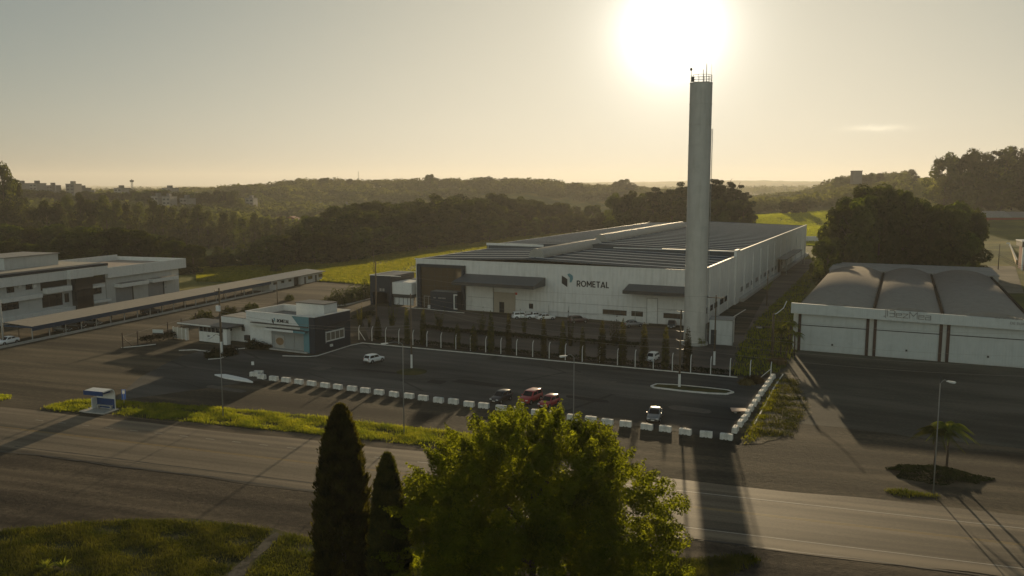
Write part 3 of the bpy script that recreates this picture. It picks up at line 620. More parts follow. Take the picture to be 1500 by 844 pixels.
# ---------------------------------------------------------------- water tower
tx, ty = G(1020, 507); ty += 1.9
tw = thing('water_tower', 'tall slender pale cylindrical water tower with antennas and railing on top', 'water tower', (tx, ty, 0))
TH = 49.3; TR = 2.05; prof = []
nr = 13
for k in range(nr):
    z0 = TH * k / nr; z1 = TH * (k + 1) / nr; r = TR + .006 * (k % 2)
    prof += [(r, z0 + .02), (r, z1 - .10), (r + .05, z1 - .09), (r + .05, z1)]
MB().lathe(prof, 48).build('tank_shell', TOWERC, tw, smooth=False)
for p in tw.children[0].data.polygons: p.use_smooth = len(p.vertices) == 4
m = tw.children[0].modifiers.new('es', 'EDGE_SPLIT'); m.split_angle = R(35)
MB().lathe([(2.6, 0), (2.6, .5), (2.3, .5)], 32).build('footing', CONC, tw)
ra = MB()
for k in range(12):
    t = k * math.pi / 6; ra.tube([(1.95 * math.cos(t), 1.95 * math.sin(t), TH), (1.95 * math.cos(t), 1.95 * math.sin(t), TH + 1.35)], .035, 5)
for zz in (.45, .9, 1.35):
    ra.tube([(1.95 * math.cos(k * math.pi / 16), 1.95 * math.sin(k * math.pi / 16), TH + zz) for k in range(33)], .035, 5, cap=False)
ra.build('railing', STEEL, tw)
for (ax, ay, hh, rr) in ((.2, -.6, 2.4, .07), (.85, -.3, 3.5, .08), (1.9, .3, 3.4, .03)):
    MB().tube([(ax, ay, TH), (ax, ay, TH + hh)], rr, 6, rr * .6).build('antenna', DARKMET, tw)
MB().box(-2.0, -1.6, -1.1, -.7, TH + .1, TH + 1.0).build('equipment_box', DARKMET, tw)
db = MB().tube([(-2.0, -.4, TH), (-2.0, -.4, TH + 2.3)], .05, 6).build('lamp_stem', STEEL, tw)
MB().lathe([(.02, TH + 2.1), (.22, TH + 2.25), (.24, TH + 2.5), (.1, TH + 2.68), (.02, TH + 2.7)], 12, -2.05, -.5).build('obstruction_lamp', DARKMET, db)
ld = MB(); ang = R(-8); lx = (TR + .25) * math.cos(ang); ly = (TR + .25) * math.sin(ang)
for s_ in (-.2, .2): ld.tube([(lx, ly + s_, .2), (lx, ly + s_, TH * .83)], .035, 5)
for k in range(100): ld.tube([(lx, ly - .2, .5 + k * .4), (lx, ly + .2, .5 + k * .4)], .02, 4)
ld.build('ladder', STEEL, tw)
pp = MB().tube([(lx - .15, ly + .5, 0), (lx - .15, ly + .5, TH * .83), (TR - .2, ly + .5, TH * .835)], .09, 6); pp.build('riser_pipe', STEEL, tw)

# small white plant room beside the tower
x, y = G(1037, 506); pr_ = thing('plant_room', 'small white flat-roofed plant room at the foot of the tower', 'shed', (*G(1047, 505), 0), R(-20))
MB().box(-1.1, 3.2, 0, 4.4, 0, 4.8).build('wall', WPLAIN, pr_); 
MB().box(-1.25, 3.35, -.15, 4.55, 4.8, 4.95).build('roof', GREY, pr_); MB().box(-.8, .25, -.06, -.003, .05, 2.9).build('door', DARKMET, pr_)
MB().box(3.2, 3.4, -.2, .0, .0, 4.78).build('downpipe', GREY, pr_)

# ---------------------------------------------------------------- arched-roof shed on the right
bt = thing('arched_shed', 'white three-bay shed with barrel-vault roofs and brown columns', 'shed', (*BZ.o, 0), BZ.r)
BL = 37.0; ZF = 8.95; SL = (8.25 - 8.95) / 35
fa = MB(); n = 12
fa.add([(-1.3, -1.1, 7.05), (BL, -1.1, 6.55), (BL, -1.1, ZF + SL * BL), (-1.3, -1.1, ZF), (-1.3, -.6, 7.05), (BL, -.6, 6.55), (BL, -.6, ZF + SL * BL), (-1.3, -.6, ZF)], [(0, 1, 2, 3), (5, 4, 7, 6), (4, 5, 1, 0), (3, 2, 6, 7), (4, 0, 3, 7), (1, 5, 6, 2)])
fa.build('fascia', ribbed('fascia_sheet', (.44, .465, .45), .35, 0, .015, .5, .2), bt)
GUTTER = pm('dark_gutter', (.03, .028, .025), .95, .2, 1, spec=0)
SHW = ribbed('shed_sheet', (.41, .435, .42), .45, 0, .02, .5, .22)
bx = [BZ.pl(p, 500)[0] for p in (1170.5, 1270, 1281, 1377.5, 1388.5)] + [BZ.pl(1496, 520)[0] + 0.5]
bays = ((bx[0] + .25, bx[1] - .25), (bx[2] + .25, bx[3] - .25), (bx[4] + .25, BL - .4))
MB().box(-.9, BL, -.02, .2, 0, 6.9).build('front_wall', pm('cream_wall', (.46, .465, .43), .7, .08, 1, stain=.3), bt)
for xx in bx[:5]: MB().box(xx - .25, xx + .25, -.35, -.022, 0, 6.85).build('column', BROWNP, bt)
for a, b in bays:
    dd = MB().box(a, b, -.16, -.022, .12, 6.85).build('bay_door', SHW, bt)
    MB().box(a, b, -.22, -.162, 4.75, 4.9).build('door_rail', DARKMET, dd)
    MB().box((a + b) / 2 - .16, (a + b) / 2 + .16, -.22, -.162, 1.35, 1.7).build('lock_plate', DARKMET, dd)
MB().box(-.9, -.6, .2, 80, 0, 6.9).build('side_wall', WPLAIN, bt)
MB().box(-.9, BL, 80, 80.3, 0, 7.4).build('rear_wall', WPLAIN, bt)
vx = (-.9, 12.5, 23.8, 37.3)
for k in range(3):
    a, b = vx[k], vx[k + 1]
    pf = [(a + (b - a) * t, 7.3 + 1.75 * (1 - abs(2 * t - 1) ** 2.2)) for t in np.linspace(0, 1, 22)] + [(b, 6.6), (a, 6.6)]
    vo = MB().extr(pf, .25, 79.9).build('vault_roof', VAULT, bt, smooth=False)
    for p in vo.data.polygons: p.use_smooth = p.area > 20 and len(p.vertices) == 4
    MB().box(b - .2, b + .2, .3, 79.8, 7.0, 7.7).build('valley_gutter', GUTTER, vo)
rb = MB().box(-1, BL + 2, 80.4, 104, 0, 7.7).build('rear_block', pm('rear_block_wall', (.25, .25, .24), .7, .1, .5, stain=.3), bt)
MB().box(-1.2, BL + 2.2, 80.3, 104.2, 7.7, 7.9).build('rear_roof', GREY, rb)
# outlined lettering: thin strokes standing on the fascia
def stroke_word(parent, word, x, z, hgt, wd, th, name, mat, y, slope=0.0):
    G_ = {'B': [[(0, 1), (.8, 1), (1, .85), (1, .62), (.8, .52), (0, .52)], [(.8, .52), (1, .4), (1, .15), (.8, 0), (0, 0)]], 'e': [[(0, .36), (1, .36), (1, .6), (0, .6), (0, 0), (1, 0)]], 'z': [[(0, .62), (1, .62), (0, 0), (1, 0)]],
          'M': [[(0, 0), (0, 1), (.5, .35), (1, 1), (1, 0)]], 'a': [[(.05, .62), (1, .62), (1, 0), (0, 0), (0, .34), (1, .34)]], 'q': [[(1, -.25), (1, .62), (0, .62), (0, 0), (1, 0)]], '|': [[(.5, -.2), (.5, 1.1)], [(.85, 0), (.85, 1.25)], [(.15, 0), (.4, 0)]]}
    mb = MB(); cx = x
    for ch in word:
        w_ = wd * (1.45 if ch == 'M' else 1.0)
        for st_ in G_[ch]:
            for off in (0,):
                for (a, b) in zip(st_[:-1], st_[1:]):
                    p = Vector((cx + a[0] * w_, y, z + slope * (cx - x) + a[1] * hgt)); q_ = Vector((cx + b[0] * w_, y, z + slope * (cx - x) + b[1] * hgt))
                    d = (q_ - p).normalized(); nrm = Vector((-d.z, 0, d.x)) * off
                    mb.beam(p + nrm - d * th * .5, q_ + nrm + d * th * .5, .05, th * 1.5)
        cx += w_ + wd * .28
    return mb.build(name, mat, parent)
xs, zs = BZ.pl(1293.5, 463.5, -1.1)
stroke_word(bt, '|BezMea', xs, zs + .05, 1.12, .82, .085, 'outlined_lettering', LGREY, -1.13, -.028)
xs, zs = BZ.pl(1456.5, 465, -1.1)
t1 = text_mesh('CONSTRUÇÃO DE AÇO', .62, LGREY, 'lettering', bt, Matrix.Translation((xs, -1.13, zs - .15)) @ Matrix.Rotation(R(.9), 4, 'Y'), .05)
t2 = text_mesh('DE SUA OBRA', .62, LGREY, 'lettering', bt, Matrix.Translation((xs + 2.3, -1.13, zs - 1.0)) @ Matrix.Rotation(R(.9), 4, 'Y'), .05)
# ---------------------------------------------------------------- office block, far left
O = Fr(G(263, 430), 73)
ot = thing('office_building', 'white office block with dark ribbon windows and two awninged garage doors', 'building', (*O.o, 0), O.r)
def op(px, py, y=0.0): return O.pl(px, py, y)
XR = -27.0
MB().box(XR, 0, 0, 22, 0, 7.3).build('hall_wall', WPLAIN, ot)
fs = MB(); zt = 9.95; zb = 7.3
fs.box(XR - .2, 2.1, -1.0, -.7, zb, zt).box(1.8, 2.1, -.7, 23, zb, zt).box(XR - .2, 1.8, 22.7, 23, zb, zt + .5).box(XR - .2, XR + .1, -.7, 22.7, zb, zt)
fs.build('parapet', WPAINT, ot)
MB().box(XR + .1, 1.8, -.7, 22.7, zb, 8.9).build('hall_roof', pm('pinkish_roof', (.33, .27, .22), .8, .15, .5), ot)
for p0, p1, pb in ((170, 196, 439), (217.5, 241, 432)):
    xa = op(p0, pb)[0]; xb = op(p1, pb)[0]
    d = MB().box(xa, xb, -.06, -.002, 0, 4.3).build('garage_door', ribbed('shutter_grey', (.22, .23, .24), .3, 2, .02, .5), ot)
    MB().box(xb - .5, xb - .05, -.1, -.062, 0, 4.3).build('painted_side_shadow', DARKMET, d)  # dark strip painted as the shadow at the door's side
    a = MB().box(xa - .3, xb + 3.2, -2.4, -.003, 4.6, 5.5).build('awning', WPAINT, ot); MB().box(xa - .1, xb + 3.0, -2.2, -.1, 5.5, 5.6).build('awning_roof', GREY, a)
MB().box(-5.6, -5.4, -.09, -.002, 2.4, 2.6).build('wall_lamp', DARKMET, ot)
# office part
XL = -75.0; OH = 11.0
MB().box(XL, XR - .25, 0, 18, 0, OH - 1.6).build('office_wall', WPLAIN, ot)
pr2 = MB().box(XL, XR - .22, -1.0, 0, OH - 2.6, OH - .45).box(-40, -33, -2.0, -1.0, OH - 2.6, OH - .45); pr2.build('fascia', WPAINT, ot)
MB().box(XL, XR - .2, -1.1, 18.1, OH - .45, OH + .15).build('navy_parapet', NAVY, ot)
MB().box(XL, XR - 1, .5, 17.5, OH + .151, OH + .3).build('office_roof', pm('flat_roof_membrane', (.33, .30, .25), .8, .12, .4), ot)
ph = MB().box(-50.5, -35.5, 6, 17, OH + .301, OH + 3.0).build('penthouse', WPLAIN, ot); MB().box(-50.8, -35.2, 5.7, 17.3, OH + 3.0, OH + 3.2).build('roof', GREY, ph)
MB().box(XL, -50.6, 17, 17.5, OH + .301, OH + 2.3).build('rear_parapet', WPAINT, ot)
MB().box(-61, -59.5, 10, 11.5, OH + .301, OH + 1.0).build('roof_vent', DARKMET, ot)
for p0, p1, q0, q1, y in ((9, 21, 417.5, 428.5, 0), (37, 48, 413.5, 424, 0), (130, 149, 420.5, 431.5, 0), (61, 92, 431, 449, 0), (94, 101.5, 429.5, 443, 0), (0, 28, 440.5, 454, 0)):
    xa, z1 = op(p0, q0); xb, z0 = op(p1, q1); zc = op((p0 + p1) / 2, (q0 + q1) / 2)[1]; hh = (q1 - q0) * .16
    window(ot, xa, xb, zc - hh / 2, zc + hh / 2, mull=max(1, int((xb - xa) / 2)))
def slab(name, p0, p1, py, h, dep, mat):
    xa = op(p0, py)[0]; xb = op(p1, py)[0]; z = op((p0 + p1) / 2, py)[1]
    return MB().box(xa, xb, -dep, -.003, z - h / 2, z + h / 2).build(name, mat, ot)
slab('recess', 59, 98, 416, 2.4, .05, DARKIN); slab('balcony', 62, 99, 424, 1.2, 1.4, WPAINT); slab('balcony', 0, 58, 437, .9, 1.0, WPAINT)  # recess is a flat sheet with its shade put into the colour
xa, _ = op(96, 425); xb, _ = op(131, 425); MB().box(xa + 1.8, xb - .4, -1.5, -.004, 0, OH - 2.62).build('glass_tower', GLASS, ot)
xa, _ = op(130, 405); slab('upper_window', 130, 153.5, 406.5, 3.0, .12, GLASS); slab('window_sill', 131, 150, 419.5, .5, .9, WPAINT); slab('window_sill', 132, 158, 441, .6, 1.2, WPAINT)
slab('lower_band', 0, 112, 460, 1.0, .9, WPAINT); slab('undercroft', 0, 150, 470, 1.4, .06, DARKIN)  # undercroft shade painted as a flat dark sheet on the wall
for k, p_ in enumerate((6, 28)): slab('air_conditioner', p_ + 19, p_ + 23, 419, .7, .5, WPAINT)

# ---------------------------------------------------------------- carport and long low annex
C = Fr(G(46, 500), 73); CL = 82.0
ct = thing('carport', 'very long open carport with tan sloping roof and blue fascia', 'carport', (*C.o, 0), C.r)
MB().extr([(-.4, 2.85), (6.6, 3.35), (6.6, 3.43), (-.4, 2.93)], 0, CL, 'x').build('roof', TANROOF, ct)
MB().box(.02, CL, -.48, -.40, 2.05, 2.92).box(-.08, 0, -.4, 6.6, 2.6, 2.93).build('fascia', BLUE, ct)
for k in range(21):
    x = .3 + k * (CL - .6) / 20; MB().box(x - .07, x + .07, -.1, .04, 0, 2.86).build('post', CONC, ct)
    if k % 2 == 0: MB().box(x + .9, x + 1.02, 4.4, 4.52, 0, 3.2).build('post', WOOD, ct)
MB().box(-12, CL, -.95, -.75, 0, .5).build('low_wall', CONC, ct)
lt = thing('long_annex', 'long low white annex with grey roof at the far end of the carport', 'building', (*C.w(CL + .3, 0), 0), C.r)
MB().box(0, 13, .3, 6, 0, 2.7).box(17, 30, .3, 6, 0, 2.7).build('wall', WPLAIN, lt)
MB().box(13.01, 16.99, 1.2, 6, 0, 2.7).build('recess_wall', DARKIN, lt)
MB().extr([(-.5, 2.75), (6.6, 3.3), (6.6, 3.45), (-.5, 2.95)], -.2, 31, 'x').build('roof', pm('grey_sheet_roof', (.2, .2, .19), .6, .15, .4), lt)
for k in range(3): window(lt, 2 + k * 4, 3.6 + k * 4, 1.6, 2.3, .3)
for x in (19, 25.5): MB().box(x, x + .95, .24, .298, 0, 2.1).build('door', DARKMET, lt)
for x in (21.2, 27.6): window(lt, x, x + 2.6, 1.1, 2.2, .3, mull=1)

# ---------------------------------------------------------------- gatehouse
GT = Fr(G(462, 519), -27)
gt = thing('gatehouse', 'single-storey gatehouse with white, teal and navy walls and a lettered fascia', 'gatehouse', (*GT.o, 0), GT.r)
GW = 16.6; GD = 10.2; GH = 6.7
MB().box(-1.3, 0, 0, .25, 0, GH).box(-.25, 0, .25, GD, 0, GH).build('navy_wall', NAVY, gt)
MB().box(-GW, -1.31, .9, 1.1, 0, 4.3).box(-GW, -GW + .25, 1.1, GD, 0, GH - .01).box(-GW + .25, -.26, GD - .25, GD, 0, GH - .01).build('white_wall', WPAINT, gt)
xt, _ = GT.pl(446, 505)
MB().box(-2.6, -1.31, -.05, .25, 0, 4.25).build('teal_column', TEAL, gt)
MB().box(-GW, -1.31, 0, .25, 4.9, GH - .01).build('fascia', WPAINT, gt)
MB().extr([(-5.3, GH - .05), (-1.31, GH - .05), (-1.31, 4.9), (-3.6, 4.9)], -.06, -.003).build('teal_panel', TEAL, gt)
MB().box(-15.2, -1.35, -.45, -.07, 4.75, 4.88).build('ledge', DARKMET, gt)
MB().box(-GW, -3.4, -.02, .25, 4.25, 4.74).build('lower_band', WPAINT, gt); MB().box(-3.4, -1.31, -.03, .25, 4.25, 4.74).build('teal_band', TEAL, gt)
aw = MB().box(-11.2, -1.32, -1.0, -.07, 4.02, 4.12).build('canopy', DARKMET, gt)
MB().box(-11.2, -4.2, -1.05, -1.002, 3.75, 4.15).build('white_edge', WPAINT, aw); MB().box(-4.19, -1.4, -1.05, -1.002, 3.75, 4.15).build('teal_edge', TEAL, aw)
xa, _ = GT.pl(400, 500, .8); 
sf = MB().box(xa, -2.62, .55, .8, .3, 4.0).build('shop_front', pm('frosted_glazing', (.28, .29, .28), .25, .06, .6), gt)
bar = MB()
for k in range(4): bar.box(xa + (-2.62 - xa) * k / 3 - .05, xa + (-2.62 - xa) * k / 3 + .05, .5, .548, .3, 4.0)
bar.build('glazing_bar', STEEL, sf)
ps = MB().box(xa + .9, xa + 3.1, .46, .5, .3, 2.6).build('poster', pm('poster_grey', (.35, .33, .3), .5, .1, 2), gt)
MB().extr([(xa + 2.0 + .95 * math.cos(t), 1.55 + .72 * math.sin(t) ** 1) for t in np.linspace(0, 2 * math.pi, 20, endpoint=False)], .44, .459).build('poster_bowl', pm('orange_bowl', (.22, .145, .08), .6, .2, 2), ps)
MB().box(xa - .2, -1.6, -.5, .5, 0, .25).build('step', CONC, gt)
cp = MB().box(-GW - .1, .12, -.1, .3, GH, GH + .14).box(-.2, .12, .3, GD + .1, GH, GH + .14).box(-GW - .1, -GW + .3, .3, GD + .1, GH, GH + .14).box(-GW + .3, -.2, GD - .3, GD + .1, GH, GH + .14).build('coping', WPAINT, gt)
MB().box(-GW + .25, -.26, .26, GD - .26, GH - 1.25, GH - 1.1).build('roof', pm('roof_gravel', (.2, .19, .17), .9, .2, 1), gt)
tk = MB().box(-8.3, -1.6, 4.6, 8.4, GH - 1.1, GH + 1.65).build('tank_room', WPAINT, gt); MB().box(-8.45, -1.45, 4.45, 8.55, GH + 1.65, GH + 1.78).build('roof', DARKMET, tk)
# side window (faces right)
def gside(name, y0, y1, z0, z1, mat, par, th=.06, th0=.003): return MB().box(th0, th, y0, y1, z0, z1).build(name, mat, par)
y0, z0 = GT.plx(477, 500, 0); y1, z1 = GT.plx(504, 482, 0)
zc = GT.plx(490, 490, 0)[1]
f = gside('side_window', y0, y1, zc - 1.05, zc + .85, WPAINT, gt, .08)
for k in range(4):
    a = y0 + .2 + k * (y1 - y0 - .3) / 4; gside('pane', a, a + (y1 - y0) / 4 - .25, zc - .8, zc + .6, pm('warm_pane', (.16, .14, .11), .12, .2, 1), f, .1, .081)
gside('side_ledge', -.02, GD, 4.72, 4.86, NAVY, gt, .35); MB().box(0.003, .4, y0 - .3, y1 + .2, zc + 1.3, zc + 1.4).build('window_hood', DARKMET, gt)
sl_ = MB()
for k in range(7): sl_.box(.081, .2, y0 - .25, y0 + .15, zc - 1.2 + k * .35, zc - 1.12 + k * .35)
sl_.build('slat_screen', STEEL, gt)
yl, zl = GT.plx(484.5, 507.5, 0); MB().box(.003, .35, yl - .3, yl + .3, .7, 1.15).build('wall_unit', WPAINT, gt, bevel=.06)
xs, zs = GT.pl(406, 470); xe, ze = GT.pl(423.5, 471.5)
bold_word(gt, 'ROMETAL', xs, zs - .28, xe - xs, .62, -.04)
xl, zl = GT.pl(398.5, 469); logo(gt, xl, zl - .35, .95, -.004)
# link building (low white wing) and guard booth
lk = thing('entrance_wing', 'low white flat-roofed wing joining the gatehouse and the guard booth', 'building', (*GT.o, 0), GT.r)
xl, _ = GT.pl(302, 497, 1.5)
MB().box(xl + 2.5, -GW - .02, 3, 9, 0, 4.6).build('wall', WPAINT, lk); MB().box(xl + 2.6, -GW - .05, 3.2, 8.8, 4.601, 4.7).build('roof', GREY, lk)
MB().box(xl + 8.3, xl + 9.0, 2.8, 2.99, 2.2, 3.1).build('window', DARKMET, lk); MB().box(xl + 9.4, xl + 10.6, 2.3, 2.98, .5, 1.5).build('air_conditioner', DARKMET, lk)
bo = thing('guard_booth', 'white guard booth with a window band and dark cantilevered roof slab', 'guard booth', (*GT.w(xl, 0), 0), GT.r)
MB().box(0, 5.6, -.2, 4.4, 0, 2.0).build('wall', WPAINT, bo)
gb = MB().box(.05, 5.55, -.15, 4.35, 2.0, 3.15).build('glazing', GLASS, bo)
br_ = MB()
for k in range(6): br_.box(.0 + k * 1.09, .14 + k * 1.09, -.22, -.152, 2.0, 3.15)
br_.build('mullion', STEEL, gb)
MB().box(-4.6, 8.8, -1.4, 5.2, 3.16, 3.5).build('roof_slab', DARKMET, bo); MB().box(-4.6, 4.5, -1.43, -1.402, 3.3, 3.52).build('slab_edge', WPAINT, bo)
MB().box(7.3, 8.3, -1.0, -.1, 0, 3.15).build('canopy_column', WPAINT, bo)
MB().box(2.3, 2.9, -.25, -.202, 1.0, 1.35).build('plaque', LGREY, bo)

# ---------------------------------------------------------------- bus shelter and stop sign
sx_, sy_ = G(170, 601); RS = R(-17.65)
sh = thing('bus_shelter', 'concrete bus shelter with curved blue-and-white shell roof', 'bus shelter', (sx_, sy_, 0), RS); sh.scale = (1, .85, 1.16)
# local: x along the road (right end x=0), y away from the road; shell: back wall curling into the roof
out = [(0, .15), (0, 1.9)] + [(-.75 + .75 * math.cos(t), 1.9 + .75 * math.sin(t)) for t in np.linspace(0.1, math.pi / 2, 8)] + [(-2.5, 2.6)]
inn = [(y + (.13 if i > 8 else -.13 if i < 2 else -.13 * math.cos((i - 2) / 7 * 1.57)), z - (0 if i < 2 else .13 * math.sin(min(1, (i - 2) / 7) * 1.57))) for i, (y, z) in enumerate(out)]
inn = [(-.13, .15), (-.13, 1.9)] + [(-.75 + .62 * math.cos(t), 1.9 + .62 * math.sin(t)) for t in np.linspace(0.1, math.pi / 2, 8)] + [(-2.5, 2.46)]
shell = MB(); sprof = out + inn[::-1]
nprof = len(out)
for i in range(nprof - 1):
    shell.extr([out[i], out[i + 1], inn[i + 1], inn[i]], -3.1, 0, 'x')
shell.build('shell', WPAINT, sh)
MB().box(-3.14, .04, -2.62, -2.502, 2.12, 2.62).build('roof_fascia', SHBLUE, sh)
MB().box(-3.0, -.06, -.17, -.132, .2, 1.35).build('back_panel', SHBLUE, sh)
MB().box(-3.1, -3.0, -1.2, -.14, .15, 1.5).build('end_panel', WPAINT, sh)
MB().extr([(-.8, 2.28), (-2.4, 2.28), (-2.4, 2.36), (-.8, 2.40)], -3.0, -.1, 'x').build('ceiling', SHBLUE, sh)
MB().box(-2.8, -.3, -.62, -.2, .52, .6).box(-2.7, -2.55, -.6, -.2, .15, .52).box(-.55, -.4, -.6, -.2, .15, .52).build('bench', CONC, sh)
MB().box(-4.0, .3, -2.7, .2, 0, .15).build('floor_slab', CONC, sh)
bs = thing('bus_stop_sign', 'small blue bus stop sign on a thin post beside the shelter', 'sign', (*G(182, 593), 0), R(12))
MB().tube([(0, 0, 0), (0, 0, 1.6)], .045, 6).build('post', STEEL, bs)
pl_ = MB().box(-.26, .26, -.035, .035, .75, 2.2).build('plate', pm('sign_blue', (.015, .09, .36), .4, .1, 2), bs)
MB().box(-.17, .17, -.045, -.036, 1.62, 2.0).box(-.13, -.05, -.045, -.036, 1.52, 1.62).box(.05, .13, -.045, -.036, 1.52, 1.62).box(-.19, .19, -.045, -.036, 2.06, 2.14).build('bus_symbol', WPAINT, pl_)

# ---------------------------------------------------------------- lamps, poles, wires
def lamp(base, h, arm, label, lean=0.0, base_h=0.0):
    t = thing('street_lamp', label, 'street lamp', (*base, 0), 0, 'street lamps along the highway')
    ax, ay = arm; n = math.hypot(ax, ay); ux, uy = ax / n, ay / n
    MB().tube([(0, 0, 0), (0, 0, h * .5), (0, 0, h - .1)], .07, 8, .045).build('pole', LAMPP, t, smooth=True)
    am = MB().tube([(0, 0, h - .12), (ux * .25, uy * .25, h + .12), (ux * n * .55, uy * n * .55, h + .22), (ux * n, uy * n, h + .05)], .04, 6).build('arm', LAMPP, t)
    hd = MB(); e0 = Vector((ux * n, uy * n, h + .05)); e1 = Vector((ux * (n + .75), uy * (n + .75), h - .06))
    hd.beam(e0, e1, .30, .15); hd.beam(e0 - Vector((ux, uy, 0)) * .15, e0 + Vector((ux, uy, 0)) * .1, .16, .11)
    ho = hd.build('lamp_head', WPAINT, t, bevel=.04)
    MB().beam(e0 + Vector((ux * .15, uy * .15, -.12)), e1 + Vector((-ux * .1, -uy * .1, -.10)), .22, .06).build('lens', CLEAR, ho)
    MB().tube([(0, 0, h - .1), (0, 0, h + .5)], .04, 6).build('photocell', DARKMET, t)
    return t
lamp(G(592, 637), 11.3, (-1.9, .1), 'slim street lamp on the grass verge, long arm pointing left')
lamp(G(327, 612), 11.0, (-.5, -1.2), 'slim street lamp on the verge in front of the guard booth')
lamp(G(841, 517, 11.4), 11.0, (-.9, .1), 'slim street lamp rising behind the big round tree, short arm pointing left')
lamp(G(1367, 724), 11.3, (.75, .05), 'slim street lamp by the palm island, arm pointing right')
def pole(base, h, label, band=(0, 2.3), arms=(), mat=WOOD, r=.16, ins=()):
    t = thing('utility_pole', label, 'utility pole', (*base, 0), R(-25), 'utility poles round the lot')
    MB().tube([(0, 0, 0), (0, 0, h * .5), (0, 0, h)], r, 10, r * .68).build('pole', mat, t, smooth=True)
    if band: MB().tube([(0, 0, band[0]), (0, 0, band[1])], r + .05, 10, r + .03).build('painted_base', WPAINT, t)
    for (z, l) in arms:
        c = MB().box(-l / 2, l / 2, -.22, -.10, z - .06, z + .06).build('crossarm', WOOD, t)
        for k in range(3):
            x = (-.46 + .46 * k) * l; MB().lathe([(.03, z + .06), (.09, z + .10), (.05, z + .17), (.10, z + .22), (.03, z + .3)], 8, x, -.16).build('insulator', PORCEL, c)
    for z in ins:
        for s_ in (-1, 1):
            i_ = MB().tube([(s_ * .1, -.05, z), (s_ * .5, -.1, z + .03)], .035, 6).build('insulator_arm', STEEL, t)
            MB().lathe([(.02, z), (.08, z + .03), (.03, z + .07), (.08, z + .10), (.02, z + .18)], 8, s_ * .5, -.1).build('insulator', PORCEL, i_)
    return t
p1 = pole(G(995, 568), 11.9, 'utility pole with four stacked insulators standing on the kerbed island', (0, 2.1), ins=(11.6, 8.6, 7.2, 5.9))
p2 = pole(G(603, 540), 12.6, 'thin dark utility pole with white base on the lot near the white hatchback', (0.1, 2.4), r=.13)
p3 = pole(G(325, 523), 12.4, 'brown utility pole with white base beside the guard booth', (0, 2.8), r=.2, arms=((11.8, 1.8),))
p4 = pole(G(1046, 535), 12.0, 'dark utility pole with crossarm and white base in front of the plant room', (0, 2.4), arms=((11.6, 3.0),), r=.15)
p5 = pole(G(552, 482), 14.5, 'dark bare pole standing before the navy annex corner', None, r=.17)
p6 = pole(G(407, 458), 7.5, 'thin pole behind the gatehouse beside the gravel drive', None, r=.14)
p7 = pole(G(5, 505), 8.5, 'pale pole at the left end of the carport by the white sedan', None, mat=CONC, r=.2)
MB().box(-.45, .4, -.5, -.2, 8.3, 9.3).build('meter_box', WPAINT, p3)
p8 = pole(G(1131, 520), 7.5, 'thick short brown post with a pale bent pipe arm', None, mat=WOOD, r=.26)
MB().tube([(0, 0, 7.4), (.5, .1, 7.6), (1.6, .3, 8.6), (2.1, .4, 9.9)], .075, 8).build('bent_arm', WPAINT, p8)
def wire(a, b, sag, label, r=.018, n=24):
    a = Vector(a); b = Vector(b); mid = (a + b) / 2
    pts = [(a.lerp(b, t) - mid) + Vector((0, 0, -sag * 4 * t * (1 - t))) for t in np.linspace(0, 1, n)]
    o = MB().tube(pts, r, 5).build('power_line', WIREM); o.location = mid
    return tag(o, label, 'power line', 'power lines between the poles')
B1 = G(995, 568); B2 = G(603, 540); B3 = G(325, 523); B4 = G(1046, 535)
RXT = (92, 100)
lv = ('topmost', 'second', 'third', 'lowest')
for k, z in enumerate((11.8, 8.8, 7.4, 6.1)):
    wire((B1[0] - .7, B1[1] + .25, z), (B2[0], B2[1], 12.3 - k * .5), 1.5, lv[k] + ' wire strung left from the insulator pole to the thin pole', .016)
    wire((B1[0] + .7, B1[1] - .4, z), (RXT[0], RXT[1], z + .5), 1.6, lv[k] + ' wire strung right from the insulator pole past the arched shed', .013)
for k, z in enumerate((7.3, 6.8)):
    wire((B2[0], B2[1], z), (B3[0], B3[1], z + 1.0), 1.3, ('upper', 'lower')[k] + ' wire from the thin pole to the pole by the guard booth', .02)
wire((B4[0] - 1.3, B4[1], 11.8), (B4[0] - 62, B4[1] + 42, 11.5), 1.5, 'wire running left from the crossarm pole along the warehouse front', .018)

# ---------------------------------------------------------------- concrete post fence
FA = Vector((*G(526, 498), 0)); FB = Vector((*G(1069.4, 551.5), 0)); NF = 23
fc = thing('post_fence', 'wire fence on white concrete posts with bent tips along the lot', 'fence', FA, 0)
d = (FB - FA); du = d.normalized(); nv_ = Vector((-du.y, du.x, 0))
def post_mb(p, lean=None, h=2.6):
    mb = MB(); mb.tube([p, p + Vector((0, 0, h - .45)), p + Vector((0, 0, h)) + nv_ * .12, p + Vector((0, 0, h + .3)) + nv_ * .42], .075, 4, .06); return mb
for k in range(NF + 3):
    p = d * (k / NF) + Vector((random.uniform(-.06, .06), 0, 0)); post_mb(p).build('post', WPAINT, fc)
MB().tube([d * 0 + Vector((0, 0, 1.9)), Vector((du.x * 1.5, du.y * 1.5, 0))], .06, 4).build('brace', WPAINT, fc)
e_ = d * ((NF + 2) / NF); MB().tube([e_ + Vector((0, 0, 1.9)), e_ - du * 1.9], .06, 4).build('brace', WPAINT, fc)
wm = MB()
for z in (.4, .8, 1.2, 1.6, 2.0, 2.4): wm.tube([Vector((0, 0, z)), d * ((NF + 2) / NF) + Vector((0, 0, z))], .005, 3)
wm.build('fence_wire', DARKMET, fc)

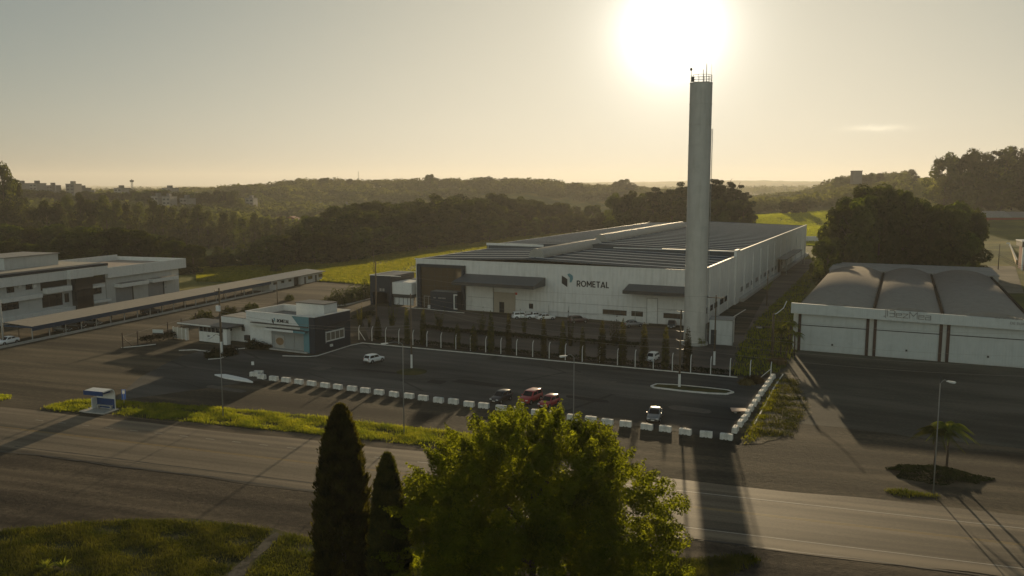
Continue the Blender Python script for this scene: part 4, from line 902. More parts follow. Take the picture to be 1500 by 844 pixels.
# ---------------------------------------------------------------- white concrete blocks
bt0 = None; BLK = []
def block_proto():
    t = thing('concrete_block', 'x', 'barrier block', (0, 0, 0), 0, 'white concrete blocks edging the parking lot')
    b = MB().extr([(-.33, 0), (.33, 0), (.33, .22), (.27, .74), (-.27, .74), (-.33, .22)], -.74, .74, 'x')
    b.build('body', WOLD, t, bevel=.04)
    MB().tube([(-.12, 0, .73), (-.1, 0, .84), (.1, 0, .84), (.12, 0, .73)], .025, 5).build('lifting_loop', DARKMET, t)
    MB().box(-.3, -.1, -.345, .345, .0, .1).box(.1, .3, -.345, .345, .0, .1).build('fork_slot', DARKIN, t)
    return t
bp = block_proto(); nb_ = 0
def put_block(px, py, rz, label):
    global nb_
    x, y = G(px, py); loc = (x, y, 0)
    if nb_ == 0: bp.location = loc; bp.rotation_euler = (0, 0, rz); bp['label'] = label
    else: dup(bp, loc, rz, label, 'white concrete blocks edging the parking lot')
    nb_ += 1
rowpx = [383, 401, 420, 438, 456.5, 476, 495, 515.5, 536, 556, 577, 598.7, 620, 642, 664, 687, 709, 735, 760, 787, 812, 839, 865, 890, 917, 948, 975, 1004, 1034]
put_block(373, 551.5, R(-8), 'double-length white block pair, back one at the far left end')
put_block(379, 549.6, R(-8), 'white block butted behind the far left end of the long row')
for k, px in enumerate(rowpx):
    j = (random.uniform(-.13, .13)); near = 'counted from the left end' if k < 15 else 'counted from the right end'
    od = ORD[k] if k < 15 else ORD[len(rowpx) - 1 - k]
    put_block(px + random.uniform(-.8, .8), 555.5 + (px - 383) * .1305 + random.uniform(-.5, .5), R(-26) + j, '%s block of the long white row, %s' % (od, near))
put_block(1064, 644, R(-26), 'corner block where the long row turns uphill')
colpx = [(1077, 633), (1084.5, 624), (1090, 617), (1095, 609), (1100, 601.5), (1105, 594), (1110, 587), (1115, 579), (1119.6, 572.5), (1124, 566), (1128, 560.5), (1131.5, 555.5)]
for k, (px, py) in enumerate(colpx):
    put_block(px, py, R(63) + random.uniform(-.08, .08), '%s block of the short receding row, counted from the near corner' % ORD[k])
# kerbed islands
ring = [(954, 567), (962, 564), (985, 565), (1010, 567), (1040, 570), (1066, 573), (1074, 576), (1064, 578.5), (1040, 577.5), (1005, 574.5), (975, 571), (958, 569)]
q = [G(*p) for p in ring]; isl = thing('traffic_island', 'long kerbed grass island with rounded ends in the parking lot', 'traffic island', (*G(1014, 571), 0))
ox, oy = G(1014, 571); ql = [(x - ox, y - oy) for x, y in q]; n = len(ql)
mb = MB()
for k in range(n):
    a = ql[k]; b = ql[(k + 1) % n]; mb.beam((a[0], a[1], .11), (b[0], b[1], .112), .3, .22)
mb.build('kerb', KERB, isl); MB().prism([(x * .97, y * .97) for x, y in ql], 0, .17).build('turf', VERGE, isl)
wi = [(314, 550.5), (331, 550.3), (347, 553.5), (362, 557), (371, 561.5), (358, 560), (344, 558), (328, 555)]
q = [G(*p) for p in wi]; ox, oy = G(342, 555)
w_i = MB().prism([(x - ox, y - oy) for x, y in q], 0, .28).build('painted_island', pm('bright_white_paint', (.75, .74, .70), .6, .08, 2), bevel=.08, loc=(ox, oy, 0)); tag(w_i, 'white painted kerb island tapering to both ends', 'traffic island')
ox, oy = G(603, 545); mm = MB().lathe([(2.6, 0), (2.2, .12), (.6, .3)], 20).build('earth_mound', VERGE, loc=(ox, oy, 0.03)); tag(mm, 'low round patch of turf round the thin pole\'s white foot', 'turf patch', kind='structure')
ox, oy = G(370.5, 541); sm_ = thing('marker_post', 'tiny white marker on a short stake behind the block row', 'marker', (ox, oy, 0)); MB().tube([(0, 0, 0), (0, 0, .8)], .03, 5).build('stake', DARKMET, sm_); MB().box(-.22, .22, -.03, .03, .7, 1.3).build('plate', WPAINT, sm_)
ox, oy = G(1082, 605); sb_ = thing('concrete_slab', 'pale pinkish slab propped flat beside the short block row', 'slab', (ox, oy, 0), R(-8))
MB().box(-1.0, 1.0, -.75, .75, .35, .5).build('top', pm('pinkish_slab', (.52, .36, .27), .7, .15, 2), sb_, bevel=.03); MB().box(-.6, -.3, -.4, .4, 0, .349).box(.3, .6, -.4, .4, 0, .349).build('support', CONC, sb_)
ox, oy = G(1152, 483); x2 = thing('manhole_slab', 'flat concrete slab lying on the grass bank', 'slab', (*G(1119, 480), 0), R(-15)); MB().box(-1.9, 1.9, -.6, .6, .1, .3).build('slab_top', WOOD, x2); MB().box(-1.6, -.4, -1.5, -.9, .06, .3).build('loose_slab', CONC, x2)

# ---------------------------------------------------------------- gate area left of the guard booth
ga = thing('sliding_gate', 'pale slatted vehicle gate panel standing open by the hedge', 'gate', (*G(264, 497), 0), R(-30))
MB().box(-1.9, 1.9, -.05, .05, .1, 2.3).build('gate_panel', pm('cream_gate', (.42, .39, .33), .6, .1, 1, stain=.3), ga)
gf = MB()
for x in (-1.95, -.65, .65, 1.95): gf.box(x - .06, x + .06, -.1, .1, 0, 2.4)
gf.build('gate_frame', WPAINT, ga)
MB().box(1.96, 2.3, -.3, .3, 0, 2.4).build('gate_pier', WPAINT, ga)
gs = thing('notice_board', 'pale notice board on two posts above the hedge by the gate', 'sign', (*G(232, 499), 0), R(-10))
MB().box(-1.15, 1.15, -.04, .04, 1.3, 2.2).build('board', pm('notice_pale', (.45, .48, .46), .5, .1, 2), gs)
for x in (-1.0, 1.0): MB().tube([(x, .08, 0), (x, .08, 2.3)], .05, 6).build('post', DARKMET, gs)
MB().box(-1.15, 1.15, -.05, -.041, 1.3, 1.55).build('board_band', DARKMET, gs)
df = thing('dark_post_fence', 'dark timber fence posts with one diagonal brace near the gate', 'fence', (*G(180, 510), 0))
o0 = Vector((*G(180, 510), 0))
for (px, py, h) in ((180, 510, 2.9), (202, 505, 2.6), (246, 489, 2.4), (266, 483, 2.4), (287, 477, 2.8)):
    p = Vector((*G(px, py), 0)) - o0; MB().tube([p, p + Vector((0, 0, h))], .11, 6).build('post', BROWNP, df)
MB().tube([(0, 0, 2.2), Vector((*G(194, 508), 0)) - o0], .07, 6).build('brace', BROWNP, df)
wv = MB()
for z in (1.0, 2.2): wv.tube([(0, 0, z), Vector((*G(287, 477), z)) - o0], .012, 3)
wv.build('fence_wire', STEEL, df)
# ---------------------------------------------------------------- cars
CARG = glass_mat('car_glass', (.012, .013, .015), .06); CARG.node_tree.nodes['Principled BSDF'].inputs['Specular IOR Level'].default_value = .35
def paint(name, c, metal=0.0):
    m, nt, b, N, L = nmat(name); b.inputs['Base Color'].default_value = (*c, 1); b.inputs['Roughness'].default_value = .32; b.inputs['Metallic'].default_value = metal
    b.inputs['Coat Weight'].default_value = .6; b.inputs['Coat Roughness'].default_value = .08
    tc = N('ShaderNodeTexCoord'); n = N('ShaderNodeTexNoise'); n.inputs['Scale'].default_value = 3; n.inputs['Detail'].default_value = 5; L(tc.outputs['Object'], n.inputs['Vector'])
    r = N('ShaderNodeMapRange'); r.inputs[3].default_value = .25; r.inputs[4].default_value = .42; L(n.outputs['Fac'], r.inputs[0]); L(r.outputs[0], b.inputs['Roughness'])
    return m
# style: (length, width, height, body stations [x, z_low, z_belt, half width], cabin [rear base, rear top, front top, front base], roof half width)
STY = {
    'hatch': (3.75, 1.62, 1.46, [(-.5, .34, .78, .86), (-.485, .24, .90, .95), (-.30, .18, .93, 1), (.22, .18, .90, 1), (.44, .20, .78, .96), (.5, .30, .62, .84)], (-.49, -.40, .06, .24), .78),
    'sedan': (4.4, 1.72, 1.44, [(-.5, .34, .80, .84), (-.48, .24, .93, .93), (-.30, .18, .94, 1), (.20, .18, .90, 1), (.44, .20, .78, .95), (.5, .30, .60, .82)], (-.37, -.20, .06, .22), .76),
    'suv': (4.4, 1.80, 1.66, [(-.5, .38, .90, .88), (-.485, .28, 1.02, .96), (-.30, .22, 1.04, 1), (.22, .22, 1.02, 1), (.45, .25, .94, .96), (.5, .36, .74, .86)], (-.49, -.42, .08, .23), .80),
    'pickup': (4.9, 1.76, 1.62, [(-.5, .42, .90, .94), (-.485, .34, .96, .97), (-.20, .26, .97, 1), (.20, .26, .96, 1), (.45, .28, .90, .96), (.5, .38, .70, .86)], (-.16, -.11, .10, .22), .80)}
def car(label, col, px, py, heading, style, metal=0.0, group=None, xy=None, plate=True):
    Lc, Wc, Hc, stn, cab, rw_ = STY[style]; hw_ = Wc / 2
    x, y = xy or G(px, py)
    t = thing('parked_car', label, 'car' if style != 'pickup' else 'pickup truck', (x, y, .05), heading, group)
    pt = paint('car_paint_' + col[0], col[1], metal)
    mb = MB(); secs = []
    for (sx, zl, zb, k) in stn:
        h = hw_ * k; zm = (zl + zb) * .5 + .05
        secs.append([(sx * Lc, -h * .86, zl), (sx * Lc, -h, zl + .14), (sx * Lc, -h, zm), (sx * Lc, -h * .93, zb - .03), (sx * Lc, -h * .80, zb), (sx * Lc, h * .80, zb), (sx * Lc, h * .93, zb - .03), (sx * Lc, h, zm), (sx * Lc, h, zl + .14), (sx * Lc, h * .86, zl)])
    vs_ = [p for s_ in secs for p in s_]; n = 10; fs_ = []
    for i in range(len(secs) - 1):
        for j in range(n): fs_.append((i * n + j, i * n + (j + 1) % n, (i + 1) * n + (j + 1) % n, (i + 1) * n + j))
    fs_.append(tuple(range(n - 1, -1, -1))); o = (len(secs) - 1) * n; fs_.append(tuple(range(o, o + n)))
    mb.add(vs_, [f[::-1] for f in fs_])
    def belt(xf):
        xs_ = [s_[0] for s_ in stn]; zs_ = [s_[2] for s_ in stn]; return float(np.interp(xf, xs_, zs_)) - .03
    rb, rt, ft, fb = cab; bw = hw_ * .90; tw_ = hw_ * rw_
    xm = (rt + ft) / 2 * Lc
    cv = [(rb * Lc, -bw, belt(rb)), (fb * Lc, -bw, belt(fb)), (fb * Lc, bw, belt(fb)), (rb * Lc, bw, belt(rb)),
          (rt * Lc, -tw_, Hc - .05), (xm, -tw_, Hc), (ft * Lc, -tw_, Hc - .04), (ft * Lc, tw_, Hc - .04), (xm, tw_, Hc), (rt * Lc, tw_, Hc - .05),
          (rt * Lc, 0, Hc - .01), (xm, 0, Hc + .05), (ft * Lc, 0, Hc)]
    mb.add(cv, [(0, 1, 6, 5, 4), (2, 3, 9, 8, 7), (1, 2, 7, 12, 6), (3, 0, 4, 10, 9), (4, 5, 11, 10), (5, 6, 12, 11), (10, 11, 8, 9), (11, 12, 7, 8)])
    if style == 'pickup':
        pass
    bo_ = mb.build('body', pt, t, bevel=.05); 
    for p in bo_.data.polygons: p.use_smooth = True
    def panel(name, quad, inset=(.12, .12), off=.012, mat=CARG, par=t):
        a, b, c, d_ = [Vector(v) for v in quad]; iu, iv = inset
        P_ = lambda u, v: (a.lerp(b, u)).lerp(d_.lerp(c, u), v)
        pts = [P_(iu, iv), P_(1 - iu, iv), P_(1 - iu, 1 - iv), P_(iu, 1 - iv)]
        nr_ = (pts[1] - pts[0]).cross(pts[3] - pts[0]).normalized()
        m2 = MB(); f_ = [p + nr_ * off for p in pts]; bk = [p - nr_ * .01 for p in pts]
        m2.add(f_ + bk, [(0, 1, 2, 3), (7, 6, 5, 4), (0, 4, 5, 1), (1, 5, 6, 2), (2, 6, 7, 3), (3, 7, 4, 0)]); return m2.build(name, mat, par)
    V_ = [Vector(v) for v in cv]
    panel('windshield', (V_[1], V_[2], V_[7], V_[6]), (.07, .08), .03)
    panel('rear_window', (V_[3], V_[0], V_[4], V_[9]), (.10, .14), .03)
    for sgn in (0, 1):
        q_ = (V_[0], V_[1], V_[6], V_[4]) if sgn == 0 else (V_[2], V_[3], V_[9], V_[7])
        sw = panel('side_window', q_, (.07, .16), .012)
        a = q_[0].lerp(q_[1], .5); b = q_[3].lerp(q_[2], .5); nn_ = Vector((0, -1 if sgn == 0 else 1, .25)).normalized()
        MB().beam(a.lerp(b, .1) + nn_ * .02, a.lerp(b, .9) + nn_ * .02, .07, .03).build('door_pillar', pt, sw)
        sy = -1 if sgn == 0 else 1
        mm_ = MB(); mm_.obox(Matrix.Translation((fb * Lc - .28, sy * (hw_ + .06), belt(fb) + .10)), .10, .17, .12); mm_.build('side_mirror', pt, t, bevel=.02)
    wr = .30 if style in ('hatch', 'sedan') else .35; zx = Lc * .31
    for ax in (-zx, zx):
        for sy in (-1, 1):
            m2 = MB(); ring_ = []
            def disc(r, y): return [(ax + r * math.cos(k * math.pi / 9), y, wr - .05 + r * math.sin(k * math.pi / 9)) for k in range(18)]
            y0_, y1_ = sy * (hw_ - .18), sy * (hw_ + .015)
            vv = disc(wr, y0_) + disc(wr, y1_); ff = [(k, (k + 1) % 18, 18 + (k + 1) % 18, 18 + k) for k in range(18)] + [tuple(range(18)), tuple(range(35, 17, -1))]
            wo = m2.add(vv, ff).build('wheel', RUBBER, t)
            m3 = MB(); vv = disc(wr * .62, y1_ - sy * .01) + disc(wr * .55, y1_ + sy * .012); ff = [(k, (k + 1) % 18, 18 + (k + 1) % 18, 18 + k) for k in range(18)] + [tuple(range(18, 36))]
            m3.add(vv, ff).build('rim', RIM, wo)
            # dark arch lip above the tyre
            la = MB(); la.tube([(ax + (wr + .05) * math.cos(t_), sy * (hw_ + .002), wr - .05 + (wr + .05) * math.sin(t_)) for t_ in np.linspace(.1, math.pi - .1, 9)], .035, 4); la.build('wheel_arch', DARKMET, t)
    zf = stn[-1][2]; zr_ = stn[0][2]
    for sy in (-1, 1):
        MB().obox(Matrix.Translation((Lc * .487, sy * hw_ * .66, zf - .02)), .14, .34, .15).build('headlight', CLEAR, t, bevel=.03)
        MB().obox(Matrix.Translation((-Lc * .492, sy * hw_ * .78, zr_ - .02)), .08, .16, .26).build('tail_light', REDL, t, bevel=.02)
    MB().obox(Matrix.Translation((Lc * .497, 0, .45)), .08, Wc * .62, .16).build('grille', DARKMET, t)
    MB().obox(Matrix.Translation((-Lc * .5, 0, .38)), .07, Wc * .8, .16).build('rear_bumper', pt if style != 'hatch' else DARKMET, t, bevel=.02)
    if plate:
        MB().obox(Matrix.Translation((Lc * .5 + .045, 0, .40)), .02, .42, .12).build('number_plate', WPAINT, t)
        MB().obox(Matrix.Translation((-Lc * .5 - .04, 0, .60)), .02, .42, .12).build('number_plate', WPAINT, t)
    if style == 'pickup':
        MB().box(-Lc * .485, -Lc * .17, -hw_ * .74, hw_ * .74, .965, .99).build('cargo_bed', RUBBER, t)
    return t
WHT = ('white', (.72, .73, .72)); BLK_ = ('black', (.012, .012, .014)); RED = ('red', (.30, .008, .012)); RED2 = ('crimson', (.27, .01, .014)); SIL = ('silver', (.20, .205, .21)); DKR = ('maroon', (.06, .03, .028)); GRY = ('dark_grey', (.07, .075, .075)); CRM = ('cream_white', (.66, .66, .62))
A0 = G(535, 531); A1 = G(562, 523); hd = math.atan2(A1[1] - A0[1], A1[0] - A0[0])
car('small white hatchback parked alone on the open lot before the fence', WHT, 548, 530.5, hd - R(8), 'hatch')
dn = R(-25 - 90)
car('black hatchback nosed to the white blocks left of the red cars', BLK_, 734, 588, dn + R(-8), 'hatch')
car('red hatchback between the black car and the other red car', RED, 777, 589, dn + R(-6), 'suv')
car('bright red car parked rightmost of the two red ones', RED2, 804, 595, dn + R(-8), 'hatch')
car('silver grey car with sunlit roof near the right end of the block row', SIL, 959, 614, dn + R(8), 'sedan', .6)
car('white hatchback parked behind the post fence among the cypresses', CRM, 955, 529, dn + R(-4), 'hatch')
gw_ = 'cars parked along the warehouse wall'
up = R(-25 + 90)
car('white hatchback leftmost of the cars along the warehouse wall', WHT, 764, 467, up - R(50), 'suv', group=gw_)
car('white pickup between the two white cars at the warehouse wall', WHT, 783, 467, up - R(45), 'pickup', group=gw_)
car('white sedan third from the left at the warehouse wall', CRM, 799, 468.5, up - R(45), 'sedan', group=gw_)
car('dark maroon car parked under the lettering on the warehouse wall', DKR, 847, 473, up - R(48), 'suv', group=gw_)
car('silver sedan parked below the brown ribbon windows of the warehouse', SIL, 927, 478.5, up - R(45), 'sedan', .6, group=gw_)
car('dark grey pickup parked close to the left of the tower', GRY, 984, 480, dn + R(10), 'pickup', .3, group=gw_)
c0 = C.w(-5.2, 2.4); car('white sedan parked in the open at the near end of the carport', WHT, 28, 500, R(73) + math.pi, 'sedan', xy=C.w(-3.6, 2.0))
car('dark grey car deepest left under the carport roof', GRY, 105, 485, R(73 - 90), 'hatch', xy=C.w(10.5, 3.0)); 
car('dark car second from the left under the carport', BLK_, 122, 480, R(73 - 90), 'hatch', xy=C.w(14.5, 3.2)); car('pale silver car with lit bonnet under the carport', SIL, 140, 476, R(73 - 90), 'hatch', .5, xy=C.w(18.8, 3.0))
car('black suv alone in the middle of the carport', BLK_, 217, 462, R(73 - 20), 'suv', xy=C.w(36, 2.6))
# ---------------------------------------------------------------- foliage
def unit(n):
    v = RNG.normal(size=(n, 3)); return v / np.linalg.norm(v, axis=1, keepdims=True)
def leaves(pos, size, nrm, aspect=.5, jitter=.35):
    """one pointed quad per position; nrm = rough facing"""
    n = len(pos); nrm = nrm + RNG.normal(scale=jitter, size=(n, 3)); nrm /= np.linalg.norm(nrm, axis=1, keepdims=True)
    t = np.cross(nrm, RNG.normal(size=(n, 3))); t /= np.linalg.norm(t, axis=1, keepdims=True) + 1e-9; b = np.cross(nrm, t)
    s = (np.asarray(size) * RNG.uniform(.7, 1.3, n))[:, None]
    v = np.stack([pos - t * s, pos + b * s * aspect + nrm * s * .12, pos + t * s, pos - b * s * aspect + nrm * s * .12], 1).reshape(-1, 3)
    return v, np.arange(4 * n).reshape(-1, 4)
def clump_crown(centres, radii, per, leaf, up=.35, flat=1.0, aspect=.55):
    vs_ = []; o = 0; fs_ = []
    for c, r in zip(centres, radii):
        k = max(6, int(per * (r ** 2))); d = unit(k); rr = r * RNG.uniform(.55, 1.0, k) ** .6
        p = c + d * rr[:, None] * np.array([1, 1, flat]); nr = d + np.array([0, 0, up])
        v, f = leaves(p, np.full(k, leaf), nr, aspect); vs_.append(v); fs_.append(f + o); o += len(v)
    return np.concatenate(vs_), np.concatenate(fs_)
BARK = pm('bark', (.075, .055, .04), .9, .3, 3, stretch=(1, 1, .25), bump=.5)
L_BROAD = leaf_mat('leaf_broad', (.013, .021, .007), (.044, .058, .014), .42, (4.2, 3.7, .8), .12)
L_EUC = leaf_mat('leaf_eucalyptus', (.018, .026, .010), (.055, .064, .022), .44, (3.2, 2.9, .9), .3)
L_ARAU = leaf_mat('leaf_araucaria', (.014, .022, .010), (.034, .044, .016), .25, (1.8, 1.7, .7), .2)
L_BIG = leaf_mat('leaf_big_tree', (.035, .048, .008), (.10, .115, .016), .62, (4.7, 4.5, 1.3), .6)
L_CYP = leaf_mat('leaf_cypress', (.014, .019, .007), (.055, .058, .018), .42, (3.4, 2.9, .6), 1.1)
L_HEDGE = leaf_mat('leaf_hedge', (.008, .012, .004), (.022, .028, .008), .12, (1.5, 1.4, .5), .8)
L_PALM = leaf_mat('leaf_palm', (.04, .055, .015), (.11, .12, .03), .5, (3.0, 2.7, .7), .8)
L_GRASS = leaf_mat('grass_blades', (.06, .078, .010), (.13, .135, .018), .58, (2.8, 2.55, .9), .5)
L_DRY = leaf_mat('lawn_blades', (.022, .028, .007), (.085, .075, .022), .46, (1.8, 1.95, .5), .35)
L_FAR = leaf_mat('far_wood_leaves', (.020, .028, .013), (.068, .074, .027), .42, (2.9, 2.6, 1.0), .02)
def trunk_mb(h, r, limbs=5, spread=3.0, top=.75, lean=0.0, start=.45):
    mb = MB(); mb.tube([(0, 0, -.6), (lean * .3, 0, h * .35), (lean, .05 * h * .1, h * top)], r, 9, r * .35)
    for k in range(limbs):
        t = start + (top - start) * k / max(1, limbs - 1) * .9; a = k * 2.4 + .6
        p0 = Vector((lean * t, 0, h * t)); p1 = p0 + Vector((math.cos(a) * spread * .55, math.sin(a) * spread * .55, h * .10)); p2 = p0 + Vector((math.cos(a) * spread, math.sin(a) * spread, h * .2))
        mb.tube([p0, p1, p2], r * .42, 6, r * .12)
    return mb
def tree_proto(name, kind, h, rad, seed, leaf=.55, per=26):
    """height ~h, crown radius ~rad; returns an unplaced thing"""
    global RNG
    RNG = np.random.default_rng(seed); rs = random.Random(seed)
    t = thing(name, 'x', 'tree')
    cs = []; rr = []
    if kind == 'broad':
        n = 44
        for k in range(n):
            u = rs.random(); a = rs.uniform(0, 6.283); z = h * (.10 + .85 * u); q_ = math.sqrt(max(.05, 1 - ((u - .42) / .62) ** 2)) * rad * rs.uniform(.35, .95)
            cs.append((q_ * math.cos(a), q_ * math.sin(a), z)); rr.append(rs.uniform(.22, .40) * rad)
        mat = L_BROAD; fl_ = .8; tm = trunk_mb(h, h * .022, 5, rad * .5, .7)
    elif kind == 'euc':
        n = 26
        for k in range(n):
            u = (k + .5) / n; a = rs.uniform(0, 6.283); z = h * (.16 + .82 * u); q_ = rad * (1 - abs(u - .45) * 1.2) * rs.uniform(.2, .95)
            cs.append((q_ * math.cos(a), q_ * math.sin(a), z)); rr.append(rs.uniform(.24, .42) * rad)
        mat = L_EUC; fl_ = 1.1; tm = trunk_mb(h, h * .016, 6, rad * .5, .9, start=.35)
    else:   # araucaria: bare trunk, flat candelabra tiers
        for k in range(46):
            a = rs.uniform(0, 6.283); q_ = rad * rs.random() ** .6 * .95; dome = 1 - .30 * (q_ / rad) ** 2
            z = h * dome * (.93 - .42 * rs.random() ** 1.6); cs.append((q_ * math.cos(a), q_ * math.sin(a), z)); rr.append(rad * rs.uniform(.17, .30))
        mat = L_ARAU; fl_ = .5; tm = trunk_mb(h, h * .018, 7, rad * .6, .80, start=.5)
    v, f = clump_crown(np.array(cs), rr, per, leaf, .5, fl_)
    link('crown', npmesh('crown', v, f, mat), t)
    tm.build('trunk', BARK, t, smooth=True)
    t['base_h'] = h; t['base_r'] = rad
    return t
PROT = {'broad': [tree_proto('broadleaf_tree', 'broad', 16, 6.0, s, .42, 52) for s in (1, 2, 3, 4)],
        'euc': [tree_proto('eucalyptus_tree', 'euc', 22, 5.0, s, .42, 50) for s in (11, 12, 13)],
        'arau': [tree_proto('araucaria_tree', 'arau', 24, 6.5, s, .5, 30) for s in (21, 22)]}
USED = {}
rt_ = random.Random(5)
def plant(kind, x, y, h, r, label, group):
    lst = PROT[kind]; k = rt_.randrange(len(lst)); p = lst[k]; z = hz(x, y); hh = p['base_h']; br2 = p['base_r']
    s_ = (r / br2 * rt_.uniform(.92, 1.08), r / br2 * rt_.uniform(.92, 1.08), h / hh); rz = rt_.uniform(0, 6.28)
    if p.name in USED:
        o = dup(p, (x, y, z), rz, label, group, s_)
    else:
        o = p; USED[p.name] = 1; o.location = (x, y, z); o.rotation_euler = (0, 0, rz); o.scale = s_; tag(o, label, None, group)
    return o
def belt(kindf, pxs, Yf, topf, rf_, label, group, jy=8, jt=3):
    for px in pxs:
        Y = Yf(px) + rt_.uniform(-jy, jy); x, y, ztop = A(px + rt_.uniform(-3, 3), topf(px) + rt_.uniform(-jt, jt), Y)
        hgt = max(5.0, ztop - hz(x, y)); r = rf_(hgt) * rt_.uniform(.85, 1.15); k = kindf()
        plant(k, x, y, hgt * (1.02 if k != 'euc' else 1.0), r, label, group)
ip = lambda xs, ys_: (lambda p: float(np.interp(p, xs, ys_)))
mixk = lambda pe, pa=0.0: (lambda: 'arau' if rt_.random() < pa else ('euc' if rt_.random() < pe else 'broad'))
gA = 'trees of the wooded belt beyond the meadow'
fieldY = ip([400, 490, 600, 700, 830, 940], [318, 335, 388, 462, 540, 545])
ftop = ip([400, 430, 450, 480, 520, 570, 600, 640, 690, 740, 790, 830, 870, 900, 920], [345, 338, 325, 311, 299, 298, 300, 287, 284, 289, 297, 301, 303, 302, 298])
belt(mixk(.25), np.arange(405, 925, 13), lambda p: fieldY(p), lambda p: 275 + (30 - 11) * 1200 / fieldY(p), lambda h: min(8, h * .58), 'dark tree in the front rank of the belt beyond the meadow', gA, 6, 5)
belt(mixk(.35), np.arange(412, 925, 12), lambda p: fieldY(p) + 72, lambda p: ftop(p) + 3, lambda h: min(11, h * .42), 'taller dark tree standing in the rear rank of the belt beyond the meadow', gA, 16, 6)
belt(mixk(.3), np.arange(905, 1010, 13), lambda p: 505, ip([905, 940, 970, 1000], [288, 282, 282, 282]), lambda h: min(10, h * .36), 'broad tree behind the far left corner of the warehouse', 'trees behind the warehouse', 8, 4)
for px, ty_, yy_, rr_ in ((962, 270, 500, 10), (985, 273, 492, 9), (1003, 262, 520, 9), (1042, 257, 500, 9.5), (1060, 259, 510, 10), (1077, 264, 498, 10), (1092, 281, 500, 7), (1030, 262, 515, 9)):
    x, y, zt_ = A(px, ty_, yy_); plant('arau', x, y, zt_ - hz(x, y), rr_, 'tall flat-topped araucaria behind the warehouse by the tower', 'araucarias behind the warehouse')
belt(mixk(.2), np.arange(1000, 1098, 15), lambda p: 485, lambda p: 296, lambda h: min(9, h * .4), 'lower tree filling in beneath the araucarias behind the warehouse', 'trees under the araucarias', 6, 6)
belt(mixk(.3), np.arange(402, 925, 13), lambda p: fieldY(p) + 34, lambda p: ftop(p) + 17, lambda h: min(10, h * .46), 'dark tree in the middle rank of the belt beyond the meadow', gA, 9, 10)
gL = 'trees behind the office block'
belt(mixk(.1), np.arange(-8, 300, 24), lambda p: 300, ip([0, 60, 110, 170, 215, 250, 300], [352, 358, 342, 335, 345, 350, 372]), lambda h: min(8.5, h * .5), 'bushy dark tree close behind the office block', gL, 8, 5)
belt(mixk(.2), np.arange(-5, 420, 20), lambda p: 352, ip([0, 100, 200, 280, 330, 400], [335, 330, 338, 362, 358, 348]), lambda h: min(8, h * .45), 'dark tree in the second rank behind the office block', gL, 12, 6)
belt(mixk(.0), np.arange(275, 420, 15), lambda p: 322, ip([275, 330, 420], [378, 372, 362]), lambda h: min(6, h * .55), 'low bushy tree at the left edge of the meadow', 'low trees at the meadow edge', 10, 4)
belt(mixk(.9), np.arange(85, 420, 17), lambda p: 470, ip([85, 120, 200, 260, 330, 370, 420], [292, 288, 296, 302, 312, 315, 320]), lambda h: min(6.5, h * .28), 'eucalyptus in the tall stand on the valley slope left of the meadow', 'eucalyptus stand on the left slope', 18, 5)
belt(mixk(.3), np.arange(-10, 90, 20), lambda p: 450, ip([0, 90], [300, 300]), lambda h: min(8, h * .4), 'tree on the far left slope above the office roof', 'trees on the far left slope', 25, 8)
x, y, zt_ = A(2, 241, 470); plant('euc', x, y, zt_ - hz(x, y), 8.5, 'very tall layered tree cut by the left edge of the picture', None); x, y, zt_ = A(14, 262, 480); plant('broad', x, y, zt_ - hz(x, y), 9, 'round tree below the very tall one at the far left skyline', None)
gR = 'trees of the dense grove behind the arched shed'
gt_ = ip([1195, 1212, 1235, 1270, 1300, 1330, 1360, 1395, 1425, 1446], [345, 318, 288, 276, 279, 283, 288, 298, 312, 335])
belt(mixk(.1), np.arange(1238, 1428, 18), lambda p: 262, lambda p: gt_(p) + 16, lambda h: min(7, h * .34), 'dark tree along the front of the dense grove behind the arched shed', gR, 5, 5)
belt(mixk(.1), np.arange(1246, 1420, 17), lambda p: 286, lambda p: gt_(p) + rt_.choice((-4, 2, 9)), lambda h: min(7, h * .28), 'tall dark tree deep inside the grove behind the arched shed', gR, 8, 8)
x, y, zt_ = A(1214, 348, 240); plant('broad', x, y, zt_ - hz(x, y), 4.6, 'rounded bushy tree at the left end of the grove beside the drive', None)
x, y, zt_ = A(1200, 362, 262); plant('broad', x, y, zt_ - hz(x, y), 2.6, 'small bush lit on one side at the edge of the drive', None)
gH = 'tall trees on the right-hand ridge'
rt2 = ip([1375, 1395, 1420, 1450, 1480, 1520], [240, 226, 221, 222, 219, 217])
belt(mixk(.85, .1), np.arange(1382, 1530, 13), lambda p: 590, lambda p: rt2(p), lambda h: min(10, h * .30), 'tall airy tree on the crest of the right-hand ridge', gH, 12, 4)
belt(mixk(.5), np.arange(1385, 1530, 14), lambda p: 560, lambda p: 262, lambda h: min(9, h * .42), 'fuller tree below the crest of the right-hand ridge', gH, 12, 7)
belt(mixk(.2), np.arange(1150, 1180, 14), lambda p: 640, lambda p: 296, lambda h: min(9, h * .5), 'rounded tree standing in the hollow beyond the golden field', 'trees in the hollow', 5, 3)
belt(mixk(.3), np.arange(1235, 1345, 14), lambda p: 900, ip([1235, 1345], [262, 252]), lambda h: min(12, h * .5), 'tree on the wooded crest right of the tower', 'trees on the wooded crest', 30, 5)
x, y = G(404, 398); plant('broad', x, y, 6.0, 2.0, 'slim young tree alone on the meadow edge above the long annex', None)
belt(mixk(.1), np.arange(14, 340, 13), lambda p: 745, lambda p: 281, lambda h: min(9, h * .5), 'hazy tree below the skyline blocks on the far left slope', 'trees below the skyline blocks', 15, 3)
gM = 'trees on the middle skyline'
